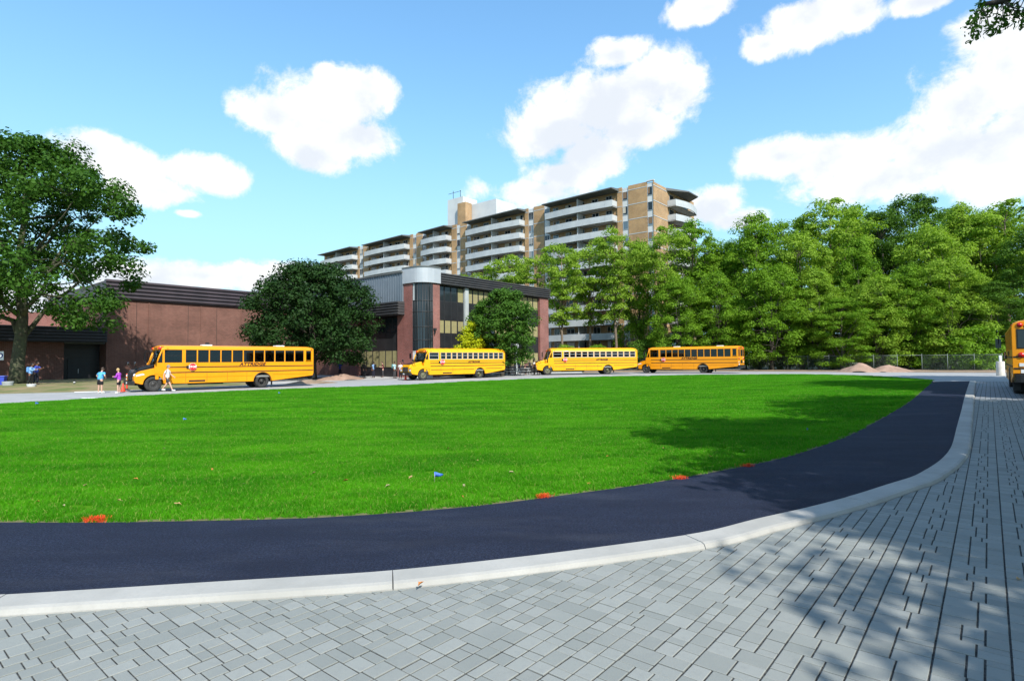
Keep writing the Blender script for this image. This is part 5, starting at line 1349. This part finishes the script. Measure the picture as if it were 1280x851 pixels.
for i, (px, D, col, tr, ps, f, lab) in enumerate([(636, 67.6, (.42,.42,.60), navy, 'stand', -60, 'person in lilac shirt at the left end of the picnic tables'), (644, 67.9, (.55,.56,.70), navy, 'hold', 200, 'person in pale lilac shirt behind the nearer picnic table'),
        (648.5, 69.5, (.03,.04,.12), navy, 'stand', -90, 'person in dark navy shirt before the grey column by the tables'), (656.5, 67.5, (.10,.03,.05), blk_c, 'hold', -40, 'person in dark red top behind the farther picnic table'), (662, 68.6, (.03,.03,.04), cloth('grey', (.055,.055,.06)), 'akimbo', -90, 'person in black top right of the picnic tables'),
        (667.5, 66.5, (.72,.72,.72), cloth('grey', (.055,.055,.06)), 'stand', 160, 'person in white shirt and grey trousers left of the third bus nose'), (673, 67.2, (.45,.42,.42), navy, 'hold', -120, 'person in grey shirt at the third bus nose by the brick pier')]):
    p = gp(px, 0, D); person(lab, p, R(f), 1.68+.03*(i % 3), ps, cloth('student%d' % i, col), tr, 'black' if i != 3 else 'brown', (1, 1, 2, 0, 1, 1, 2)[i])

# ================================================================== SMALL THINGS
# picnic tables: pale top, two benches, crossed steel legs
m_tab = M('pale_table_top', (.60,.62,.60), .7, col2=(.5,.52,.5), vs=2.)
for i, (px, D, lab) in enumerate([(638.5, 65.6, 'nearer pale topped picnic table behind the rear of the second bus'), (652.5, 67.3, 'farther pale topped picnic table, closer to the third bus')]):
    p = gp(px, 0, D); t = empty('picnic_table', p, R(12+i*14), lab, 'picnic table', 'picnic tables')
    for k in range(4): bx('plank', m_tab, t, -.95, .95, -.37+k*.19, -.20+k*.19, .72, .76)
    for sg in (-1, 1):
        b_ = MB().box(-.95, .95, sg*.72-.13, sg*.72+.13, .43, .47).build('bench', m_tab, t)
        for x in (-.6, .6): MB().tube([(x, sg*.7, .0), (x, sg*.62, .42), (x, sg*.25, .72)], .025, 6).build('leg', m_grey, t)
    for x in (-.6, .6): MB().tube([(x, -.7, .41), (x, .7, .41)], .022, 6).build('crossbar', m_grey, t)
# red traffic cones and the tall delineator by the bus noses
m_cone = M('cone_red', (.72,.06,.03), .5); m_cw = M('cone_band', (.75,.74,.72), .4)
def cone(px, py, h, lab, kind):
    p = G(px, py); t = empty('traffic_cone' if kind == 'cone' else 'delineator_post', p, 0, lab, 'cone' if kind == 'cone' else 'post')
    if kind == 'cone':
        MB().prism([(-.17,-.17),(.17,-.17),(.17,.17),(-.17,.17)], 0, .035, 'z').build('base', m_cone, t, bevel=.01)
        MB().lathe([(.14,.035),(.03,h),(.02,h+.01),(.0,h+.01)], 16).build('cone_body', m_cone, t)
        MB().lathe([(.10,h*.36),(.075,h*.60)], 16).build('reflective_band', m_cone if h > .6 else m_cw, t)
    else:
        MB().lathe([(.2,0),(.2,.05),(.09,.08),(.06,.12)], 16).build('base', m_blk, t)
        MB().lathe([(.055,.10),(.055,h-.1),(.04,h-.02),(0,h)], 14).build('tube', m_cone, t)
        for z in (.75, .98): MB().lathe([(.058,z),(.058,z+.1)], 14).build('reflective_band', m_cw, t)
cone(153.7, 489.4, .55, 'short red traffic cone between the purple top and bus nose', 'cone')
cone(158.5, 487.6, 1.18, 'tall red delineator post touching the nearest bus bumper', 'post')
cone(507, 475.0, .5, 'small red cone under the second bus nose', 'cone')
# blue marker flags in the lawn
m_flag = M('flag_blue', (.05,.15,.62), .5); m_wire = M('flag_wire', (.4,.4,.4), .4, metal=.6)
for (px, py, s, rz, lab) in [(543, 605, 1.25, .3, 'blue wire flag nearest the asphalt edge in the lawn'), (44, 508, 1.3, 1.0, 'blue wire flag at the far left of the lawn'), (229, 527.5, .9, .2, 'faint blue wire flag in the left middle of lawn'), (348, 493.5, 1.1, -.4, 'small blue wire flag in front of the nearest bus rear wheel'), (1009, 540, .7, .8, 'blue wire flag in the tree shadow near the path')]:
    p = G(px, py, .03); t = empty('marker_flag', p, rz, lab, 'flag', 'blue marker flags in the lawn'); t.scale = (s, s, s)
    MB().tube([(0,0,-.02),(0.004,0,.13)], .002, 5).build('wire', m_wire, t)
    n = 6; vs = []
    for q in range(n+1):
        x = .11*q/n; hh = .06*(1-.55*q/n); y = .014*math.sin(q*1.3)
        vs += [(x, y, .145-hh-.02*q/n), (x, y, .15-.035*q/n)]
    MB().add(vs, [(2*q, 2*q+2, 2*q+3, 2*q+1) for q in range(n)], 0, True).build('pennant', m_flag, t).modifiers.new('s', 'SOLIDIFY').thickness = .002
# orange survey paint on the grass edge: painted blades
m_paint = M('orange_paint', (.75,.07,.012), .7, col2=(.55,.05,.01), vs=20.)
for (px, py, w, lab) in [(121, 650.5, .13, 'orange sprayed grass mark at the lawn edge far left'), (850, 598.5, .10, 'orange sprayed grass mark at the bend of the path'), (934, 583, .11, 'orange sprayed grass mark farthest along the path edge'), (679, 621.5, .10, 'faint orange sprayed mark on the middle of the path edge')]:
    p = G(px, py, .04); rs = np.random.RandomState(int(px)); m = MB(); n = 300 if w > .11 else 120
    for k in range(n):
        x, y = rs.randn()*w*.55, rs.randn()*w*.28; a = rs.rand()*6.28; b = rs.rand()*6.28; h_ = .02+.045*rs.rand(); wd_ = .004
        lx, ly = math.cos(b)*.035, math.sin(b)*.035; ca, sa = math.cos(a)*wd_, math.sin(a)*wd_
        m.add([(x-ca,y-sa,-.012),(x+ca,y+sa,-.012),(x+lx+ca*.5,y+ly+sa*.5,h_),(x+lx-ca*.5,y+ly-sa*.5,h_)], [(0,1,2,3)])
    tag(m.build('paint_mark', m_paint, None, p), lab, 'paint mark', 'orange survey marks', 'stuff' if False else None)
# fallen leaves on the lawn and along the kerb
m_fall = [M('dry_leaf_tan', (.36,.24,.10), .8), M('dry_leaf_orange', (.45,.17,.04), .8), M('dry_leaf_pale', (.34,.30,.16), .8)]
lf = [(-1,0),(-.55,.32),(-.1,.25),(.15,.5),(.4,.22),(1,0),(.4,-.22),(.15,-.5),(-.1,-.25),(-.55,-.32)]
lme = []
for k in range(3):
    m = MB(); m.add([(x*.05, y*.05, .012*abs(y)*2 + .008*math.sin(x*3+k)) for x, y in lf] + [(0,0,-.004)], [(i, (i+1) % 10, 10) for i in range(10)], 0, True); me = m.mesh('fallen_leaf', m_fall[k]); lme.append(me)
rl = random.Random(5)
spots = [(106,606),(170,598),(80,631),(150,625),(266,586),(305,604),(391,591),(432,600),(484,607),(513,596),(578,620),(580,606),(597,575),(888,570),(930,563),(222,629),(47,626),(682,560),(700,575),(760,570),(640,590),(830,560),(736,604),(1040,514),(900,520),(330,560),(205,560),(440,545),(560,560),(980,500),(1056,500),(1130,484)]
for i, (px, py) in enumerate(spots):
    p = G(px, min(py, 640), .075); o = link('fallen_leaf', lme[i % 3], None, p, (rl.uniform(-.4,.4), rl.uniform(-.4,.4), rl.uniform(0, 6.28))); o.scale = [rl.uniform(.55, 1.15)]*3
    tag(o, 'small dry fallen leaf lying on the green lawn', 'leaf', 'fallen leaves on the lawn')
for (px, py, lab) in [(526, 728.5, 'orange dry leaf on the pale kerb right of its joint'), (988, 656.5, 'tan dry leaf at the kerb foot where the kerb bends'), (155, 757, 'brown leaf caught between kerb and pavers at left'), (1273, 723, 'pale dry leaf on the shaded pavers at right edge')]:
    p = G(px, py, .064 if py < 740 and px < 600 else .008); o = link('fallen_leaf', lme[rl.randrange(3)], None, p, (.1, .2, rl.uniform(0, 6))); o.scale = (.8,)*3; tag(o, lab, 'leaf')
# heaps of sand and earth
def heap(px, py, rx, ry, h, mat, seed, lab, rz=0.):
    p = G(px, py); rs = np.random.RandomState(seed); n = 36; vs = []; fs = []; ph = rs.rand(6)*6
    for i in range(n+1):
        for j in range(n+1):
            x, y = 2*i/n-1, 2*j/n-1; r = math.hypot(x*(1+.1*math.sin(3*y+ph[0])), y*(1+.15*math.sin(4*x+ph[1])))
            z = h*max(0, 1-r)**.85*(1+.18*math.sin(5*x+ph[2])*math.sin(4*y+ph[3])) + rs.uniform(-.02, .02)*h - .03
            vs.append((x*rx, y*ry, z))
    for i in range(n):
        for j in range(n): a = i*(n+1)+j; fs.append((a, a+n+1, a+n+2, a+1))
    tag(MB().add(vs, fs, 0, True).build('earth_heap', mat, None, p, (0, 0, rz)), lab, 'heap', 'heaps of earth')
heap(1073, 465.0, 2.3, 1.6, 1.1, m_sand, 1, 'larger pinkish earth mound in front of the chain-link fence', -.6)
heap(1112, 464.8, 2.5, 1.6, .85, m_sand, 2, 'lower pinkish earth mound right of the larger one', -.6)
heap(428, 474.5, 2.6, 1.5, .62, m_sand, 3, 'low sand heap beside the dark maple behind the nearest bus', .7)
heap(388, 479, 2.4, 1.2, .35, m_dirt, 4, 'flat brown soil spread behind the nearest bus tail', .7)
# chain-link fence: posts, rail and wire mesh
fa, fb = at_px(936, 77.5), at_px(1252, 62.5); fd = fb-fa; fl = fd.length; fd.normalize()
fence = empty('chain_link_fence', (fa.x, fa.y, .25), math.atan2(fd.y, fd.x), 'long green grey chain-link fence at the foot of the trees', 'fence')
m_galv = M('galvanised_steel', (.17,.20,.19), .6, metal=.2); m_wirem = M('green_wire', (.10,.14,.12), .5, metal=.3)
npst = 11
for k in range(npst+1): MB().tube([(fl*k/npst, 0, -.2), (fl*k/npst, 0, 1.95)], .032, 8).lathe([(.05,1.95),(.03,2.0),(0,2.01)], 8, o=(fl*k/npst,0,0)).build('post', m_galv, fence)
for k in range(npst):
    a, b = fl*k/npst, fl*(k+1)/npst
    MB().tube([(a+.02,0,1.86),(b-.02,0,1.86)], .026, 6).build('rail', m_galv, fence)
    if k == 7: continue                                            # the bay left open beside the path into the trees
    m = MB(); w = b-a; z0, z1 = .05, 1.85; q = a-(z1-z0)
    while q < b:
        for sg in (0, 1):
            xa, xb = (q, q+(z1-z0)) if sg == 0 else (q+(z1-z0), q); za, zb = z0, z1
            def clipx(x0, z0_, x1, z1_):
                pts = []
                for (x, z, xo, zo) in ((x0, z0_, x1, z1_), (x1, z1_, x0, z0_)):
                    if x < a: t = (a-x)/(xo-x); x, z = a, z+(zo-z)*t
                    elif x > b: t = (b-x)/(xo-x); x, z = b, z+(zo-z)*t
                    pts.append((x, z))
                return pts
            if max(xa, xb) <= a or min(xa, xb) >= b: continue
            (x0, za_), (x1, zb_) = clipx(xa, za, xb, zb); m.tube([(x0, .01*sg, za_), (x1, .01*sg, zb_)], .0045, 3, cap=False)
        q += .11
    tag(m.build('wire_mesh', m_wirem, fence), kind='stuff')
# pale concrete post base at the end of the fence
p = gp(1249.5, 0, 49.5); t = empty('concrete_post', (p.x, p.y, p.z), 0, 'pale round concrete bollard with thin white pipe beside the rightmost bus', 'bollard')
MB().lathe([(.30,0),(.30,1.18),(.27,1.22),(0,1.22)], 24).build('drum', M('pale_bollard', (.62,.58,.52), .8, col2=(.5,.46,.4), vs=3.), t); MB().lathe([(.09,1.22),(.09,1.72),(0,1.73)], 12).build('pipe', m_wht, t)
# things by the big maple: bins, planter tub, short black post, white letter sign
p = gp(3, 0, 44.5); z = vz(p.x, p.y); t = empty('recycling_bin', (p.x-.2, p.y, z), .4, 'blue lidded recycling bin at the left picture edge', 'bin')
m_bin = M('bin_blue', (.03,.06,.42), .45); MB().prism([(-.33,0),(.33,0),(.40,.85),(-.40,.85)], -.3, .3).build('tub', m_bin, t, bevel=.03); MB().box(-.43,.43,-.35,.35,.85,.92).build('lid', M('bin_lid', (.10,.14,.55), .45), t, bevel=.02)
p = gp(10.5, 0, 43.2); z = vz(p.x, p.y); t = empty('planter_tub', (p.x, p.y, z), 0, 'grey concrete tub left of the maple trunk beside the blue bin', 'planter', 'concrete tubs'); m_tub = M('tub_grey', (.34,.36,.36), .85, col2=(.26,.28,.28), vs=4.)
MB().lathe([(.30,0),(.36,.46),(.36,.52),(.30,.52),(.28,.42),(0,.42)], 20).build('tub', m_tub, t); MB().lathe([(.29,.425),(.15,.47),(0,.48)], 16).build('soil', m_dirt, t)
p = gp(40, 0, 42.4); z = vz(p.x, p.y); t = empty('planter_tub', (p.x, p.y, z), 0, 'pale concrete tub in front of the two people by the maple', 'planter', 'concrete tubs')
MB().lathe([(.22,0),(.29,.30),(.29,.34),(.24,.34),(.22,.28),(0,.28)], 20).build('tub', M('tub_pale', (.5,.52,.52), .85), t); MB().lathe([(.23,.285),(.1,.33),(0,.34)], 16).build('soil', m_dirt, t)
p = gp(93.5, 0, 45.5); z = vz(p.x, p.y); t = empty('short_bollard', (p.x, p.y, z), 0, 'short black post on the verge in front of the doorway', 'bollard')
MB().lathe([(.07,-.1),(.07,.42),(.05,.46),(0,.47)], 12).build('shaft', m_blk, t); MB().lathe([(.075,.32),(.075,.38)], 12).build('band', m_wht, t)
p = gp(1.2, 0, 45.8); z = vz(p.x, p.y); t = empty('letter_sign', (p.x-.3, p.y, z), R(28), 'white sign with a dark blue letter D left of the maple', 'sign')
MB().tube([(0,.04,-.1),(0,.04,2.75)], .03, 8).build('pole', m_galv, t); pl = MB().box(-.40,.40,-.02,.01,2.15,2.85).build('plate', m_wht, t, bevel=.01); text('D', .62, M('sign_navy', (.02,.03,.18), .5), pl, (.16, -.024, 2.5), (R(90), 0, 0), bold=.01)
# broken white paint flecks and a manhole-like scrap on the road
for (px, py, l, w, lab) in [(112, 489.8, 1.6, .5, 'white scrap of sheet lying on the road edge before the verge'), (127, 497.2, 1.8, .35, 'white patch on the road beside the lawn at left'), (236, 491.5, .6, .25, 'tiny white scrap on the road below the bus stop sign')]:
    p = G(px, py); tag(MB().box(-l/2, l/2, -w/2, w/2, .004, .03).build('paper_scrap', m_wht, None, p, (0, 0, .5), bevel=.005), lab, 'litter')

bpy.data.scenes.remove(TS)
